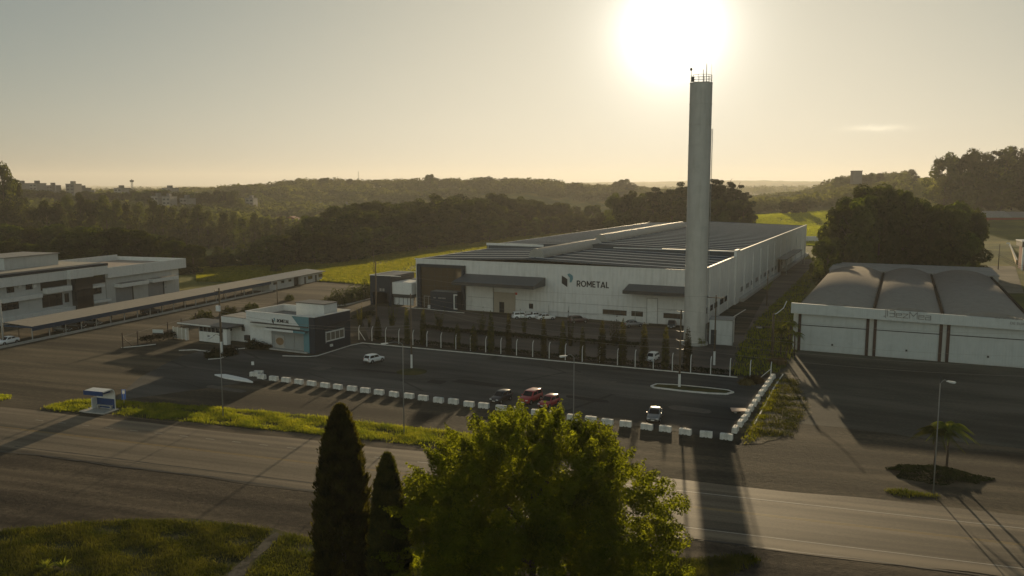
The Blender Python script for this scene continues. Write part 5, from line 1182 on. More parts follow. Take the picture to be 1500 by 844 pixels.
for px, ty_ in ((336, 272), (345, 270), (356, 273), (366, 270), (410, 268), (445, 266), (455, 268), (470, 262), (478, 260), (484, 262), (500, 262), (512, 262), (630, 255), (638, 259), (655, 262), (705, 259), (715, 257), (740, 259), (780, 263), (800, 265), (815, 264), (845, 267), (905, 265), (915, 262), (925, 266), (877, 268)):
    x, y, zt_ = A(px, ty_, 1180 + rt_.uniform(-30, 30)); hh = max(9, zt_ - hz(x, y)); plant(rt_.choice(('broad', 'arau', 'broad')), x, y, hh, min(hh * .45, 11), 'hazy tree standing up on the middle skyline', gM)
for lst in PROT.values():
    for p in lst:
        if p.name not in USED: 
            for ch in list(p.children): bpy.data.objects.remove(ch)
            bpy.data.objects.remove(p)
# woods too far and many to count: loose leaf clumps, one object per wood
def far_wood(name, label, ys0, ys1, pxa, pxb, n, seed, holes=(), hr=(10, 18), clump=12):
    global RNG
    RNG = np.random.default_rng(seed); Yv = np.sqrt(RNG.uniform(ys0 ** 2, ys1 ** 2, n)); pv = RNG.uniform(pxa, pxb, n)
    ok = np.ones(n, bool)
    for (a, b, c, d) in holes: ok &= ~((pv > a) & (pv < b) & (Yv > c) & (Yv < d))
    Yv = Yv[ok]; pv = pv[ok]; x = (pv - 750) / 1200 * Yv
    z = terrain(x, Yv); hgt = RNG.uniform(*hr, len(x)); rad = hgt * RNG.uniform(.42, .62, len(x))
    # n clumps of quads per tree
    k = clump * 5; d = RNG.normal(size=(len(x), k, 3)); d /= np.linalg.norm(d, axis=2, keepdims=True)
    c = np.stack([x, Yv, z + hgt * .58], 1)[:, None, :] + d * RNG.uniform(.7, 1.0, (len(x), k, 1)) * np.stack([rad, rad, hgt * .42], 1)[:, None, :]
    s_ = np.repeat(rad * .20, k); v, f = leaves(c.reshape(-1, 3), s_, d.reshape(-1, 3) + np.array([0, 0, .4]), .8, .4)
    o = link(name, npmesh(name, v, f, L_FAR)); tag(o, label, 'wood', kind='stuff')
far_wood('valley_wood', 'wooded valley slopes fading into haze left of the warehouse', 500, 1050, -150, 700, 4300, 31, holes=((380, 470, 640, 760), (200, 330, 800, 1000), (40, 120, 760, 840)))
far_wood('middle_ridge_wood', 'hazy wooded ridge along the middle skyline', 1050, 1330, -150, 1000, 3200, 32, holes=((-100, 330, 1050, 1120), (440, 560, 1130, 1170)), hr=(7, 13))
far_wood('right_ridge_wood', 'wooded ridge rising on the right beyond the golden field', 700, 1330, 960, 1325, 2700, 33, hr=(8, 15))
far_wood('right_hill_wood', 'wooded flank of the hill at the far right', 640, 1250, 1420, 1750, 1500, 34)
far_wood('back_ridge_wood', 'low bluish woods on the distant ridges', 2200, 3000, -200, 1700, 3500, 35, hr=(16, 26), clump=5)

# ---------------------------------------------------------------- big round tree and the two tall cypresses in front
RNG = np.random.default_rng(77); rs = random.Random(77)
bx_, by_ = 1.25, 47.5
bt_ = thing('round_tree', 'large round feathery tree with golden-lit crown in the foreground', 'tree', (bx_, by_, 0))
cs = []; rr = []
def dome(a, u): # a azimuth, u 0..1 from low rim to top
    return
for k in range(800):
    a = rs.uniform(0, 6.283); ph = math.acos(1 - rs.random() * 1.62)      # polar angle from the top
    lump = 1 + .15 * math.sin(3 * a + 1.0) + .14 * math.sin(5 * a + 2.2 + ph * 3) + .10 * math.sin(7 * ph + a * 2)
    rxy = 7.75 * lump * (math.sin(ph) ** -.18 if .2 < ph else 1.3); rz_ = 7.5 * (1 + .11 * math.sin(4 * a + .5) + .07 * math.sin(6 * a + 3 * ph))
    if math.sin(a * 4 + 2) * math.sin(ph * 6 + 1) > .74 and k % 4: continue
    q_ = rs.uniform(.80, 1.04) if k % 5 else rs.uniform(.4, .8)
    cs.append((rxy * math.sin(ph) * math.cos(a) * q_, rxy * math.sin(ph) * math.sin(a) * q_, 7.9 + rz_ * (math.cos(ph) if ph > 1.2 else math.cos(ph) * .92 + .03) * q_ * (1 if ph < 1.57 else .75))); rr.append(rs.uniform(.55, 1.05))
# feathery sprays poking out of the outline
for k in range(330):
    a = rs.uniform(0, 6.283); ph = rs.uniform(.1, 1.7); e = rs.uniform(1.0, 1.15)
    b0 = np.array((7.7 * math.sin(ph) * math.cos(a), 7.7 * math.sin(ph) * math.sin(a), 7.9 + 7.4 * math.cos(ph)))
    for j in range(3 if k % 3 else 5):
        p = b0 * (e + j * .035) + np.array((0, 0, -(e + j * .035 - 1) * 8.0)); cs.append(tuple(p)); rr.append(.42 - j * .09)
v, f = clump_crown(np.array(cs), rr, 460, .095, .45, .8, .48)
link('crown', npmesh('crown', v, f, L_BIG), bt_)
mb = trunk_mb(14, .34, 9, 4.5, .85, start=.25); mb.build('trunk', BARK, bt_, smooth=True)
def cypress_fg(x, y, h, r, label, seed):
    global RNG
    RNG = np.random.default_rng(seed); t = thing('cypress_tree', label, 'tree', (x, y, 0), 0, 'pair of tall cypresses in the foreground')
    n = int(52000 * h / 16); u = RNG.random(n) ** .85; a = RNG.uniform(0, 6.283, n)
    prof = np.interp(u, [0, .08, .3, .55, .75, .88, .96, 1], [.80, .95, 1.0, .92, .74, .52, .28, .04])
    lob = 1 + .10 * np.sin(a * 6 + u * 38) + .09 * np.sin(a * 9 - u * 61 + 1) + .07 * np.sin(a * 4 + u * 90) + .05 * np.sin(a * 13 + u * 150)
    q_ = r * prof * lob * RNG.uniform(.72, 1.03, n)
    q_ = q_ + r * .12 * (RNG.random(n) < .06) * RNG.random(n)
    p = np.stack([q_ * np.cos(a), q_ * np.sin(a), u * h], 1)
    # upright pointed sprays
    out = np.stack([np.cos(a), np.sin(a), np.zeros(n)], 1); dirv = out * RNG.uniform(.15, .75, (n, 1)) + np.array([0, 0, 1.0]) + RNG.normal(scale=.22, size=(n, 3)); dirv /= np.linalg.norm(dirv, axis=1, keepdims=True)
    side = np.cross(dirv, unit(n)); side /= np.linalg.norm(side, axis=1, keepdims=True); L_ = RNG.uniform(.16, .36, n)[:, None]; wd = .055
    v = np.stack([p - side * wd, p + side * wd, p + dirv * L_ + side * .01, p + dirv * L_ - side * .01], 1).reshape(-1, 3)
    link('crown', npmesh('crown', v, np.arange(4 * n).reshape(-1, 4), L_CYP), t)
    MB().tube([(0, 0, -.3), (0, 0, h * .5), (0, 0, h * .93)], .22, 8, .03).build('trunk', BARK, t, smooth=True)
x, y, zt_ = A(498, 600, 50); cypress_fg(x, y, zt_ + .15, 1.78, 'taller left one of the two dark foreground cypresses', 5)
x, y, zt_ = A(566, 672, 48.5); cypress_fg(x + .05, y, zt_ + .15, 1.22, 'shorter right one of the two dark foreground cypresses', 6)
# ---------------------------------------------------------------- slim cypresses and ragged junipers behind the fence
def slim_proto(h, r, seed, ragged=False):
    global RNG
    RNG = np.random.default_rng(seed); rs2 = random.Random(seed)
    t = thing('slim_cypress' if not ragged else 'juniper_shrub', 'x', 'tree' if not ragged else 'shrub'); cs = []; rr = []
    if not ragged:
        for k in range(26):
            u = (k + .5) / 26; cs.append((rs2.uniform(-.1, .1), rs2.uniform(-.1, .1), .2 + u * (h - .5))); rr.append(r * float(np.interp(u, [0, .12, .5, .85, 1], [.75, 1, .9, .55, .2])))
        per, lf = 160 / max(r, .3), .13
    else:
        for k in range(9):
            a = k * .9; b = rs2.uniform(.3, 1.0) * r; hh = h * rs2.uniform(.5, 1.0) * (1 - b / r * .35) if k else h
            for j in range(7):
                u = (j + .5) / 7; cs.append((b * math.cos(a) * (u ** .6), b * math.sin(a) * (u ** .6), hh * u + .1)); rr.append(r * .34 * (1.05 - u * .85))
        per, lf = 170, .14
    v, f = clump_crown(np.array(cs), rr, per, lf, .3, 1.3, .4)
    link('crown', npmesh('crown', v, f, L_CYP), t); MB().tube([(0, 0, -.1), (0, 0, h * .8)], .09, 6, .03).build('trunk', BARK, t)
    t['base_h'] = h; t['base_r'] = r; return t
slim = [slim_proto(7.5, .72, s) for s in (41, 42, 43)]; jun = [slim_proto(5.0, 1.5, s, True) for s in (51, 52)]
use2 = set()
def put(protos, px, top, base, label, group, wpx=None):
    x, y = G(px, base); zt_ = A(px, top, y)[2]; k = rt_.randrange(len(protos)); p = protos[k]; s_ = zt_ / p['base_h']; sr = (wpx * y / 1200 / 2 / p['base_r']) if wpx else rt_.uniform(.85, 1.2)
    if p.name in use2: dup(p, (x, y, .03), rt_.uniform(0, 6), label, group, (sr, sr, s_))
    else: use2.add(p.name); p.location = (x, y, .03); p.scale = (sr, sr, s_); tag(p, label, None, group)
gS = 'slim cypresses along the post fence'
sl = [(553.5, 462, 498), (596.5, 447, 504), (620, 449, 506), (670, 472, 511), (694, 474, 514), (719, 453, 516), (745, 455, 519), (796.5, 459, 524), (824, 467, 526), (853, 477, 529), (881.6, 465, 533), (911.5, 465, 535), (942.5, 470, 538), (974.5, 474, 541), (1006.7, 477, 544)]
for k, (a, b, c) in enumerate(sl):
    put(slim, a, b, c, '%s slim cypress along the post fence, counted from the %s' % (ORD[k] if k < 8 else ORD[len(sl) - 1 - k], 'left' if k < 8 else 'tower end'), gS)
gJ = 'ragged junipers in the warehouse yard'
ju = [(527, 443, 478, 14), (574, 443, 477, 20), (541, 458, 480, 9), (643, 449, 482, 21), (706, 449, 486, 16), (768, 451, 488, 14), (835.6, 453, 507, 16), (900, 460, 506, 22)]
for k, (a, b, c, d_) in enumerate(ju): put(jun, a, b, c, '%s ragged juniper from the left in the warehouse yard' % ORD[k], gJ, d_)
# hedges and shrubs
def hedge(name, label, cat, pts, width, h, leaf=.16, dens=55, mat=None, kind=None):
    global RNG
    RNG = np.random.default_rng(abs(hash(name)) % 1000 if False else len(name) * 7 + int(pts[0][0])); q = [np.array((*G(*p), 0)) for p in pts]; o0 = q[0]; P_ = []; 
    for a, b in zip(q[:-1], q[1:]):
        n = int(np.linalg.norm(b - a) * dens * width); t_ = RNG.random(n)[:, None]; d_ = (b - a) / np.linalg.norm(b - a); s_ = np.array((-d_[1], d_[0], 0))
        u = RNG.uniform(-1, 1, n); top = h * np.sqrt(np.clip(1 - u ** 4, 0.05, 1)) * (.75 + .25 * np.sin(t_[:, 0] * 19 + u * 3) ** 2)
        P_.append(a + (b - a) * t_ + s_ * (u * width / 2)[:, None] + np.stack([0 * u, 0 * u, top * RNG.uniform(.1, 1, n) ** .4], 1))
    p = np.concatenate(P_) - o0; v, f = leaves(p, np.full(len(p), leaf), unit(len(p)) + np.array([0, 0, .6]), .5)
    o = link(name, npmesh(name, v, f, mat or L_HEDGE)); o.location = (*o0[:2], .04); return tag(o, label, cat, kind=kind)
hedge('hedge', 'long low dark hedge crossing the warehouse yard', 'hedge', [(620, 480), (660, 486), (740, 492), (830, 500), (935, 508)], 2.2, .75, .2, 45)
hedge('ground_cover', 'low dark ground cover along the foot of the post fence', 'ground cover', [(545, 497), (700, 512), (850, 527), (1000, 542), (1075, 549)], 2.2, .7, .18, 26, kind='stuff')
hedge('hedge', 'dark reddish hedge between the gate posts and the gate panel', 'hedge', [(206, 504), (230, 500), (256, 496)], 2.0, 1.5, .16, 90)
hedge('hedge', 'dark clipped hedge beside the black yard gate left of the annex', 'hedge', [(520, 470), (545, 462)], 2.5, 1.3, .2, 50)
def shrub(px, py, r, h, label, mat=None, n=900, cat='shrub', sub=None):
    global RNG
    RNG = np.random.default_rng(int(px * 3 + py)); x, y = G(px, py); d_ = unit(n); d_[:, 2] = np.abs(d_[:, 2]); lob = 1 + .18 * np.sin(d_[:, 0] * 7 + d_[:, 1] * 5 + px)
    p = d_ * (RNG.uniform(.6, 1.0, n) * lob)[:, None] * np.array([r, r, h]); v, f = leaves(p, np.full(n, max(.10, r * .11)), d_ + np.array([0, 0, .4]), .5)
    o = link('shrub', npmesh('shrub', v, f, mat or L_HEDGE)); o.location = (x, y, .04); return tag(o, label, cat)
shrub(370, 510, 1.5, 1.8, 'rounded dark bush left of the gatehouse shop front'); shrub(380, 511, 1.3, 1.4, 'second dark bush against the gatehouse wall, nearer the glazing'); shrub(391, 511, 1.0, 1.0, 'smallest of the dark bushes by the gatehouse kerb')
shrub(316, 523, 1.9, 1.5, 'dark bush inside the curved white kerb before the booth'); shrub(334, 520, 1.8, 1.6, 'dark bush behind the brown utility pole'); 
shrub(298, 474, 2.6, 3.0, 'lit bush on the gravel behind the guard booth', L_BROAD); shrub(336, 463, 2.2, 2.2, 'yellow-lit round bush behind the entrance wing', L_BROAD); shrub(368, 455, 2.2, 1.8, 'low yellow-lit bush at the rear of the entrance wing', L_BROAD)
shrub(1024, 506, 1.3, 1.9, 'clipped green bush at the foot of the water tower', L_PALM)
for k, (px, py, r, h) in enumerate(((494, 447, 2.4, 4.2), (508, 443, 2.2, 3.6), (520, 440, 2.6, 4.2), (536, 436, 2.6, 4.6), (547, 433, 2.3, 3.8), (480, 449, 1.8, 2.6), (424, 440, 1.4, 1.6))):
    shrub(px, py, r, h, '%s clipped ornamental shrub counted from the gatehouse roof along the annex lane' % ORD[k], L_BROAD)
kerb('planter_kerb', [(470, 452), (510, 447), (552, 437)], 'bluish kerb below the ornamental shrubs by the annex lane', .3, .35, mat=CONC)
# palms
def palm(base, h, nf, fl_, label, seed, group=None, r=.14, cat='palm'):
    global RNG
    RNG = np.random.default_rng(seed); t = thing('palm_tree', label, cat, (*base, .03), 0, group)
    MB().tube([(0, 0, -.1), (.06, .03, h * .5), (.0, .05, h)], r, 8, r * .7).build('trunk', BARK, t, smooth=True)
    P_, S, Fc = [], [], []; vs_ = []; o = 0; fs_ = []
    for k in range(nf):
        a = k * 2.4 + RNG.uniform(-.2, .2); el = RNG.uniform(.2, 1.25); m_ = 26
        s_ = np.linspace(0, 1, m_); ux = np.array((math.cos(a), math.sin(a), 0)); hx = fl_ * (s_ * math.cos(el) + .25 * s_ ** 2); zz = h + fl_ * (s_ * math.sin(el) - .85 * s_ ** 2.2)
        c = ux[None] * hx[:, None] + np.stack([0 * s_, 0 * s_, zz], 1); sd = np.array((-ux[1], ux[0], 0)); tn = np.gradient(c, axis=0); tn /= np.linalg.norm(tn, axis=1, keepdims=True)
        for sg_ in (-1, 1):
            ln = fl_ * .26 * np.sin(np.pi * np.clip(s_ * .9 + .1, 0, 1)); tip = c + (sd * sg_ * .8 + tn * .35 + np.array((0, 0, -.45))) * ln[:, None]; w_ = tn * .045
            v = np.stack([c - w_, c + w_, tip + w_ * .2, tip - w_ * .2], 1).reshape(-1, 3); vs_.append(v); fs_.append(np.arange(len(v)).reshape(-1, 4) + o); o += len(v)
        v = np.stack([c[:-1] - sd * .03, c[1:] - sd * .03, c[1:] + sd * .03, c[:-1] + sd * .03], 1).reshape(-1, 3); vs_.append(v); fs_.append(np.arange(len(v)).reshape(-1, 4) + o); o += len(v)
    link('fronds', npmesh('fronds', np.concatenate(vs_), np.concatenate(fs_), L_PALM), t); return t
x, y = G(1368, 692); palm((x, y), 4.2, 30, 2.5, 'left palm of the drooping pair on the dark roadside island', 61); x, y = G(1386, 690); palm((x, y), 4.6, 30, 2.6, 'right palm of the drooping pair on the dark roadside island', 62)
for k, (px, py, h, lb) in enumerate(((1143, 521, 4.5, 'leftmost'), (1151, 528, 3.2, 'lowest'), (1157, 518, 5.5, 'tallest'), (1163, 522, 4.2, 'rightmost'), (1154, 512, 4.8, 'rearmost'))):
    palm(G(px, py), h, 16, 1.7, lb + ' palm of the clump beside the left corner of the arched shed', 70 + k, 'palms by the arched shed', .16)
shrub(1138, 533, 1.6, 1.2, 'dry brown bush at the upper end of the short block row', leaf_mat('leaf_dry', (.07, .05, .025), (.14, .10, .05), .3, (1.6, 1.4, .8), 1)); shrub(1105, 560, 1.6, 1.0, 'dry weedy bush at the lot corner below the fence end', leaf_mat('leaf_dry_weed', (.06, .045, .02), (.13, .1, .045), .3, (1.6, 1.4, .8), 1)); shrub(1092, 563, 1.3, .8, 'small tuft of dry weeds left of the short block row', bpy.data.materials['leaf_dry_weed'])
def mound(name, label, cat, px, py, rx, ry, h, n, mat, leaf=.12):
    global RNG
    RNG = np.random.default_rng(int(px)); x, y = G(px, py); a = RNG.uniform(0, 6.283, n); r = np.sqrt(RNG.random(n)) * (1 + .16 * np.sin(a * 3 + 1) + .10 * np.sin(a * 7)); lump = .65 + .35 * np.sin(a * 4 + r * 9) ** 2
    z = h * np.clip(1 - r ** 2, .04, 1) * lump * RNG.uniform(.5, 1, n); v, f = leaves(np.stack([r * rx * np.cos(a), r * ry * np.sin(a), z], 1), np.full(n, leaf), unit(n) * .6 + np.array([0, 0, 1.0]), .5)
    o = link(name, npmesh(name, v, f, mat)); o.location = (x, y, .05); o.rotation_euler = (0, 0, RA); return tag(o, label, cat)
mound('island_planting', 'low dark green planting round the palms on the roadside island', 'planting', 1370, 697, 4.6, 2.6, 1.0, 5200, L_HEDGE)
# agaves at the lower left
def agave(px, py, label, seed):
    rs3 = random.Random(seed); x, y = G(px, py); t = MB()
    for k in range(26):
        a = k * 2.4; el = rs3.uniform(.25, 1.2); l = rs3.uniform(.7, 1.0); d_ = Vector((math.cos(a) * math.cos(el), math.sin(a) * math.cos(el), math.sin(el))); s_ = Vector((-math.sin(a), math.cos(a), 0)) * .06
        t.add([-s_, s_, d_ * l * .6 + s_ * .9, d_ * l + Vector((0, 0, -.05)), d_ * l * .6 - s_ * .9], [(0, 1, 2, 3, 4)])
    o = t.build('agave_plant', L_PALM, loc=(x, y, .08)); tag(o, label, 'agave')
agave(66, 834, 'left of two spiky agaves on the near lawn', 1); agave(92, 833, 'right of two spiky agaves on the near lawn', 2)
# grasses
def inside(poly, p):
    x, y = p[:, 0], p[:, 1]; r = np.zeros(len(p), bool); n = len(poly); j = n - 1
    for i in range(n):
        xi, yi = poly[i]; xj, yj = poly[j]; c = ((yi > y) != (yj > y)) & (x < (xj - xi) * (y - yi) / (yj - yi + 1e-12) + xi); r ^= c; j = i
    return r
def grass(name, label, pts, n, h0, h1, mat, seed, z0=.06, wd=.03):
    global RNG
    RNG = np.random.default_rng(seed); q = np.array([G(*p) for p in pts]); lo, hi = q.min(0), q.max(0); p = RNG.uniform(lo, hi, (n * 4, 2)); p = p[inside(q, p)]
    if name == 'verge_grass': sx0, sy0 = sh.location[:2]; p = p[(np.abs(p[:, 0] - sx0 + 1.6) > 2.6) | (np.abs(p[:, 1] - sy0 + .6) > 2.0)]
    p = p + RNG.normal(scale=.28, size=p.shape)
    pat = np.sin(p[:, 0] * .9 + 1.3 * np.sin(p[:, 1] * .7)) + np.sin(p[:, 1] * 1.7 + p[:, 0] * .35) + RNG.normal(scale=.7, size=len(p)); p = p[pat > -.9][:n]; m_ = len(p)
    hh = RNG.uniform(h0, h1, m_) * (1 + .3 * np.sin(p[:, 0] * 1.1 + p[:, 1])); a = RNG.uniform(0, 6.283, m_); c = np.stack([p[:, 0], p[:, 1], np.full(m_, z0)], 1)
    s_ = np.stack([np.cos(a), np.sin(a), 0 * a], 1) * (wd * RNG.uniform(.7, 1.4, m_))[:, None]; ln = np.stack([np.cos(a + 1.5), np.sin(a + 1.5), 0 * a], 1) * (hh * RNG.uniform(0, .7, m_))[:, None]
    top = c + ln + np.stack([0 * hh, 0 * hh, hh], 1); o0 = c.mean(0); o0[2] = 0
    v = np.stack([c - s_, c + s_, top + s_ * .25, top - s_ * .25], 1).reshape(-1, 3) - o0
    o = link(name, npmesh(name, v, np.arange(4 * m_).reshape(-1, 4), mat)); o.location = o0; tag(o, label, 'grass', kind='stuff')
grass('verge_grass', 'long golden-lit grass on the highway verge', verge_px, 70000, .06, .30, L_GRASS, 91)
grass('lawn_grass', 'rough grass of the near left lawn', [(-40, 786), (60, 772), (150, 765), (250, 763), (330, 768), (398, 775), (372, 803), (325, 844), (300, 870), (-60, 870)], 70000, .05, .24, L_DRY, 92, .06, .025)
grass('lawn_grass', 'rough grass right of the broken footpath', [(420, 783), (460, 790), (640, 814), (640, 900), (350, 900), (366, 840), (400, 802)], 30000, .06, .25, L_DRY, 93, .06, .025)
grass('bank_grass', 'sunlit grass on the bank beside the arched shed', strip_px, 30000, .2, .6, L_GRASS, 94, .05, .05)
grass('weed_grass', 'weedy tufts on the rubble strip by the short block row', [(1092, 640), (1120, 590), (1140, 556), (1146, 560), (1130, 600), (1110, 640), (1092, 652)], 9000, .08, .3, L_GRASS, 95, .06, .04)
grass('roadside_weeds', 'weeds along the dirt shoulder at the bottom right', [(930, 812), (1010, 822), (1100, 815), (1110, 822), (1060, 844), (930, 850)], 12000, .08, .25, L_DRY, 96, .03, .03)
grass('roadside_weeds', 'weeds along the highway edge before the palm island', [(1300, 719), (1320, 718), (1342, 722), (1362, 724), (1378, 728), (1366, 730), (1345, 728), (1322, 728), (1306, 724)], 900, .05, .22, L_DRY, 97, .04, .04)
grass('roadside_weeds', 'small patch of lit weeds on the gravel at the far left', [(-20, 578), (14, 580), (10, 586), (-20, 588)], 2500, .1, .3, L_GRASS, 98, .03, .04)

def meadow(name, label, pxa, pxb, Ya, Yb, n, seed, h=.55, wd=.16):
    global RNG
    RNG = np.random.default_rng(seed); p = RNG.uniform(pxa, pxb, n); ya = np.array([Ya(v) for v in p]); yb = np.array([Yb(v) for v in p]); Y = np.sqrt(RNG.uniform(0, 1, n) * (yb ** 2 - ya ** 2) + ya ** 2); x = (p - 750) / 1200 * Y
    pat = np.sin(x * .11 + Y * .07) + np.sin(x * .31 - Y * .05) + RNG.normal(scale=.8, size=n); ok = pat > -1.1; x, Y = x[ok], Y[ok]; m_ = len(x)
    c = np.stack([x, Y, terrain(x, Y)], 1); a = RNG.uniform(-.9, .9, m_); s_ = np.stack([np.cos(a), np.sin(a), 0 * a], 1) * (wd * RNG.uniform(.6, 1.6, m_))[:, None]; hh = h * RNG.uniform(.4, 1.2, m_)
    top = c + np.stack([RNG.normal(scale=.15, size=m_), RNG.normal(scale=.15, size=m_), hh], 1); o0 = c.mean(0)
    v = np.stack([c - s_, c + s_, top + s_ * .4, top - s_ * .4], 1).reshape(-1, 3) - o0
    o = link(name, npmesh(name, v, np.arange(4 * m_).reshape(-1, 4), L_GRASS)); o.location = o0; tag(o, label, 'grass', kind='stuff')
meadow('meadow_grass', 'meadow grass between the wooded belt and the warehouse, lit golden along its near side', 285, 935, ip([285, 345, 470, 552, 612, 723, 830, 935], [262, 262, 262, 250, 236, 262, 330, 402]), lambda p: fieldY(p) + 6, 130000, 201)
meadow('field_grass', 'golden field on the rise behind the warehouse', 1085, 1245, lambda p: 425, lambda p: 655, 70000, 202, .7, .25)
meadow('hill_grass', 'sunlit grassy hillside below the tall trees on the right', 1322, 1420, lambda p: 620, lambda p: 1250, 70000, 203, 1.0, .5)

RNG = np.random.default_rng(301); q = np.array([G(*p) for p in [(1090, 630), (1125, 574), (1142, 552), (1162, 545), (1188, 600), (1163, 642), (1088, 652)]]); p = RNG.uniform(q.min(0), q.max(0), (9000, 2)); p = p[inside(q, p)][:450]
sz = RNG.uniform(.03, .09, len(p)); o8 = np.array([(1, 0, 0), (0, 1, 0), (-1, 0, 0), (0, -1, 0), (0, 0, .8), (0, 0, -.4)]); v = (np.concatenate([p, np.full((len(p), 1), .07)], 1)[:, None] + (o8[None] * RNG.uniform(.6, 1.3, (len(p), 6, 1))) * sz[:, None, None]).reshape(-1, 3)
f8 = np.array([(0, 1, 4), (1, 2, 4), (2, 3, 4), (3, 0, 4), (1, 0, 5), (2, 1, 5), (3, 2, 5), (0, 3, 5)]); f = (f8[None] + (np.arange(len(p)) * 6)[:, None, None]).reshape(-1, 3); o0 = v.mean(0)
o = link('rubble_stones', npmesh('rubble_stones', v - o0, f, pm('stone', (.19, .155, .11), .9, .3, 1))); o.location = o0; tag(o, 'loose pale stones scattered on the rubble strip', 'stones', kind='stuff')

grass('weed_grass', 'sparse low weeds over the rubble strip', [(1100, 640), (1128, 590), (1146, 552), (1165, 556), (1182, 598), (1158, 640)], 7000, .06, .25, L_DRY, 99, .06, .04)
# ---------------------------------------------------------------- far buildings and masts
TOWN = pm('far_wall_pale', (.24, .23, .205), .8, .15, .2); TOWN2 = pm('far_wall_grey', (.15, .145, .135), .8, .15, .2); TILE = pm('far_tile_roof', (.2, .09, .06), .85, .2, .3)
def block(px, ytop, Y, wpx, label, wall=None, roof='flat', hmin=6, depth=12, storeys=True, group='buildings of the distant town'):
    x, y, zt_ = A(px, ytop, Y); z0 = hz(x, y) - 2; hgt = max(hmin, zt_ - z0); z0 = zt_ - hgt; wd = wpx * Y / 1200
    t = thing('town_building', label, 'building', (x, y, z0), R(random.uniform(-20, 20)), group)
    MB().box(-wd / 2, wd / 2, 0, depth, 0, hgt).build('wall', wall or TOWN, t)
    if roof == 'tile': MB().extr([(-wd * .55, hgt), (wd * .55, hgt), (0, hgt + wd * .22)], -.5, depth + .5).build('roof', TILE, t)
    else: MB().box(-wd * .52, wd * .52, -.3, depth + .3, hgt, hgt + .5).box(-wd * .15, wd * .2, 3, 7, hgt + .501, hgt + 3).build('roof', TOWN2, t)
    if storeys:
        ns = max(1, int((hgt - 2) / 3.4)); nw = max(2, int(wd / 4))
        for s_ in range(min(ns, 5)):
            z = hgt - 2.6 - s_ * 3.2
            if z < .5: break
            for k in range(nw): xx = -wd / 2 + wd * (k + .5) / nw; MB().box(xx - wd / nw * .3, xx + wd / nw * .3, -.12, -.002, z, z + 1.5).build('window', DARKMET, t)
tb = [(48, 269, 830, 13, 'stepped pale apartment block second from the left on the skyline'), (27, 269, 850, 9, 'pale block half behind the trees at the left skyline'), (72, 272, 860, 10, 'low grey block right of the stepped apartment block'), (102, 270, 800, 13, 'tall dark apartment block left of the mast on the skyline'), (116, 276, 830, 8, 'lower wing beside the tall dark apartment block'),
      (172, 276, 820, 14, 'broad flat-roofed block just left of the mast'), (244, 276, 840, 16, 'domed tower block among trees right of the mast'), (226, 288, 700, 12, 'white three-storey block on the slope below the domed tower'), (243, 289, 700, 12, 'second white block on the slope right beside the first'), (268, 291, 720, 12, 'small white house on the slope right of the two white blocks'), (286, 286, 760, 14, 'low dark house on the skyline right of the white blocks')]
for k, (a, b, c, d_, lb) in enumerate(tb): block(a, b, c, d_, lb, TOWN2 if 'dark' in lb or 'grey' in lb else None, 'flat', 7)
for a, b, c, d_, lb in ((130, 283, 850, 30, 'long low grey-roofed hall between the town blocks'), (205, 289, 760, 18, 'long low white hall behind the eucalyptus stand'), (315, 287, 800, 14, 'white house with flat roof on the wooded slope'), (365, 291, 780, 12, 'white flat-roofed house alone on the wooded slope'), (490, 277, 1100, 6, 'pale house on the middle hill below the skyline'), (450, 283, 1100, 8, 'grey-roofed house on the middle hill'), (508, 300, 900, 8, 'bright-roofed house in the valley'), (470, 300, 900, 12, 'row house with pale roof in the valley')):
    block(a, b, c, d_, lb, None, 'tile' if 'hill' in lb else 'flat', 6, 10)
for a, b, c, d_, h, lb in ((425, 321, 560, 18, 8, 'pale house half hidden in the valley trees left of the belt'), (440, 327, 545, 14, 7, 'low dark-roofed house beside the pale valley house')): block(a, b, c, d_, lb, None, 'tile', h, 10)
def mast(px, ytop, ybase, Y, label, wd=1.0, cross=False):
    x, y, zt_ = A(px, ytop, Y); z0 = min(A(px, ybase, Y)[2], hz(x, y) + 20); t = thing('radio_mast', label, 'mast', (x, y, z0)); hh = zt_ - z0
    mb = MB()
    for sx in (-1, 1):
        for sy in (-1, 1): mb.tube([(sx * wd, sy * wd, 0), (sx * wd * .5, sy * wd * .5, hh)], wd * .16, 4)
    for k in range(8): z = hh * k / 8; mb.tube([(-wd * .9, -wd * .9, z), (wd * .9, wd * .9, z + hh / 8)], wd * .1, 3)
    mb.build('lattice', CONC, t)
    if cross: MB().box(-wd * 2, wd * 2, -.3, .3, hh * .86, hh * 1.0).box(-wd * .3, wd * .3, -.2, .2, hh, hh * 1.06).build('antenna_panel', DARKMET, t)
mast(193, 264, 284, 780, 'pale lattice mast with antenna panels above the left skyline', .9, True); mast(525, 251, 263, 1150, 'thin mast on the middle hill skyline', .6); mast(488, 260, 268, 1150, 'dark short spire beside the trees on the middle hill', .9); mast(81, 271, 280, 830, 'small aerial between the skyline blocks on the left', .4)
# ruin-like block on the right crest
x, y, zt_ = A(1257, 250, 880); o = thing('water_tank', 'square dark block on the wooded crest right of the tower', 'building', (x, y, zt_ - 14)); MB().box(-4.6, 4.6, 0, 8, 0, 13.2).build('wall', TOWN2, o); MB().box(-4.9, 4.9, -.3, 8.3, 13.2, 14).build('roof', DARKMET, o)
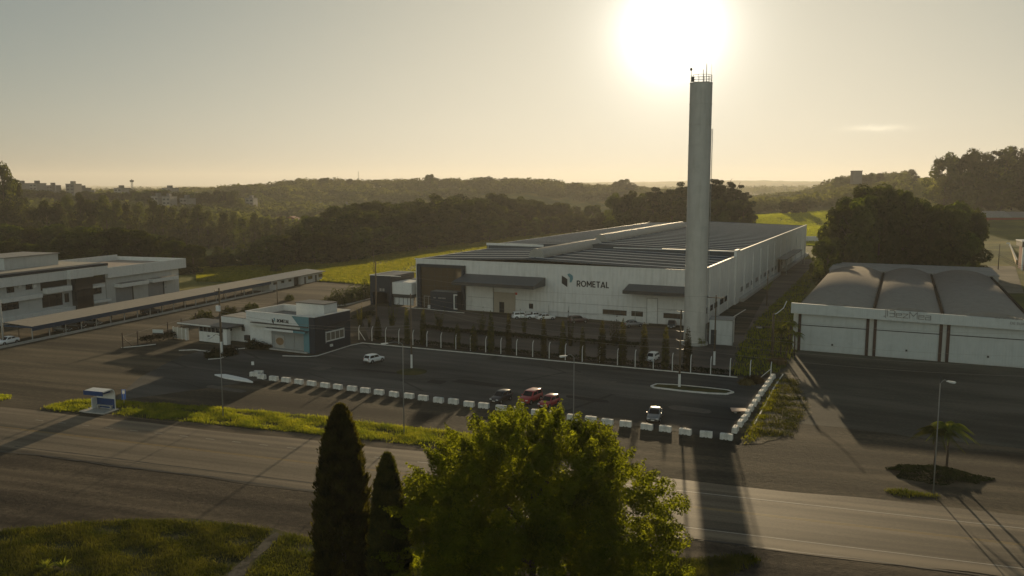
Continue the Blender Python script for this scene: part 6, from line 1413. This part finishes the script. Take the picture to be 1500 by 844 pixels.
# barns by the lane at the right edge
bY = 530; x, y, zt_ = A(1476, 316, bY); z0 = hz(x, y)
bn = thing('barn', 'long low red-walled barn with grey roofs beyond the lane', 'barn', (x, y, zt_ - 6.2), R(-8)); 
MB().box(-15, 40, 0, 20, -6, 5).build('wall', REDB, bn); MB().extr([(-1.5, 4.9), (10, 8.4), (21.5, 4.9), (21.5, 5.3), (10, 8.9), (-1.5, 5.3)], -17, 2, 'x').build('roof', GREY, bn); MB().extr([(-1.5, 5.0), (10, 8.0), (21.5, 5.0), (21.5, 5.4), (10, 8.5), (-1.5, 5.4)], 2.01, 42, 'x').build('roof', VAULT, bn)
for k in range(4): MB().box(-11 + k * 11, -7 + k * 11, -.1, -.003, 0, 3.5).build('doorway', DARKIN, bn)
# low white wall behind the warehouse at the end of the drive
x, y = G(1199, 352); lw = thing('boundary_wall', 'low pale boundary wall with a coping at the end of the drive', 'wall', (*G(1200, 356), 0), R(-4)); MB().box(-12, 14, 0, .3, 0, 3.4).build('wall', WPLAIN, lw); MB().box(-12.1, 14.1, -.1, .4, 3.4, 3.65).build('coping', WPAINT, lw)
# right edge: retaining wall, sign, cables, corner of a house
a = G(1476, 357); b = G(1489, 388); o = thing('retaining_wall', 'ochre retaining wall along the lane at the right edge', 'wall', (*a, 0)); MB().beam((0, 0, .9), (b[0] - a[0], b[1] - a[1], .9), .5, 1.8).build('wall', pm('ochre_wall', (.36, .27, .13), .85, .2, 1), o); MB().beam((0, 0, 1.86), (b[0] - a[0], b[1] - a[1], 1.86), .7, .12).build('coping', CONC, o)
o = thing('lane_sign', 'small white sign on a post beside the lane', 'sign', (*G(1478, 366), 0)); MB().tube([(0, 0, 0), (0, 0, 3.4)], .15, 6).build('post', WPAINT, o); MB().box(-1.4, .3, -.06, .06, 2.9, 3.5).build('plate', WPAINT, o)
x, y = G(1497, 396); hs_ = thing('porch_house', 'white porch post and roof edge of a house cut by the right edge', 'house', (x, y, 0), R(-20)); MB().box(-.3, .3, -.3, .3, 0, 8.6).box(7.4, 8, -.3, .3, 0, 8.6).build('porch_post', WPAINT, hs_); MB().box(-.6, 14, -.6, 9, 8.6, 10.4).build('roof', DARKMET, hs_); MB().box(-.8, 14.2, -.8, 9.2, 10.4, 10.8).build('roof_cap', WPAINT, hs_); MB().box(.5, 14, 3, 9, 0, 8.59).build('wall', pm('house_wall_red', (.2, .07, .05), .8, .2, 1), hs_)
for k, (dx, dz, lb) in enumerate(((0, 0, 'upper'), (.5, -.6, 'middle'), (.9, -1.2, 'lower'))):
    a = Vector((*G(1463, 372, 9), 9.0 + dz)); b = Vector((112 + dx, 128, 10.2 + dz)); wire(a, b, 2.4, '%s thick pale cable sagging past the shed roof at the right edge' % lb, .07)
o = pole(G(1462, 395), 9.4, 'dark pole at the right rear corner of the arched shed', None, r=.16)
pole(G(1178, 388), 14, 'thin pole at the far right corner of the warehouse', None, mat=STEEL, r=.12); pole(G(1123, 448), 9, 'dark thin pole on the drive beside the warehouse', None, r=.16)
pole(G(548, 400), 8, 'thin dark post on the meadow left of the navy annex', None, r=.12)
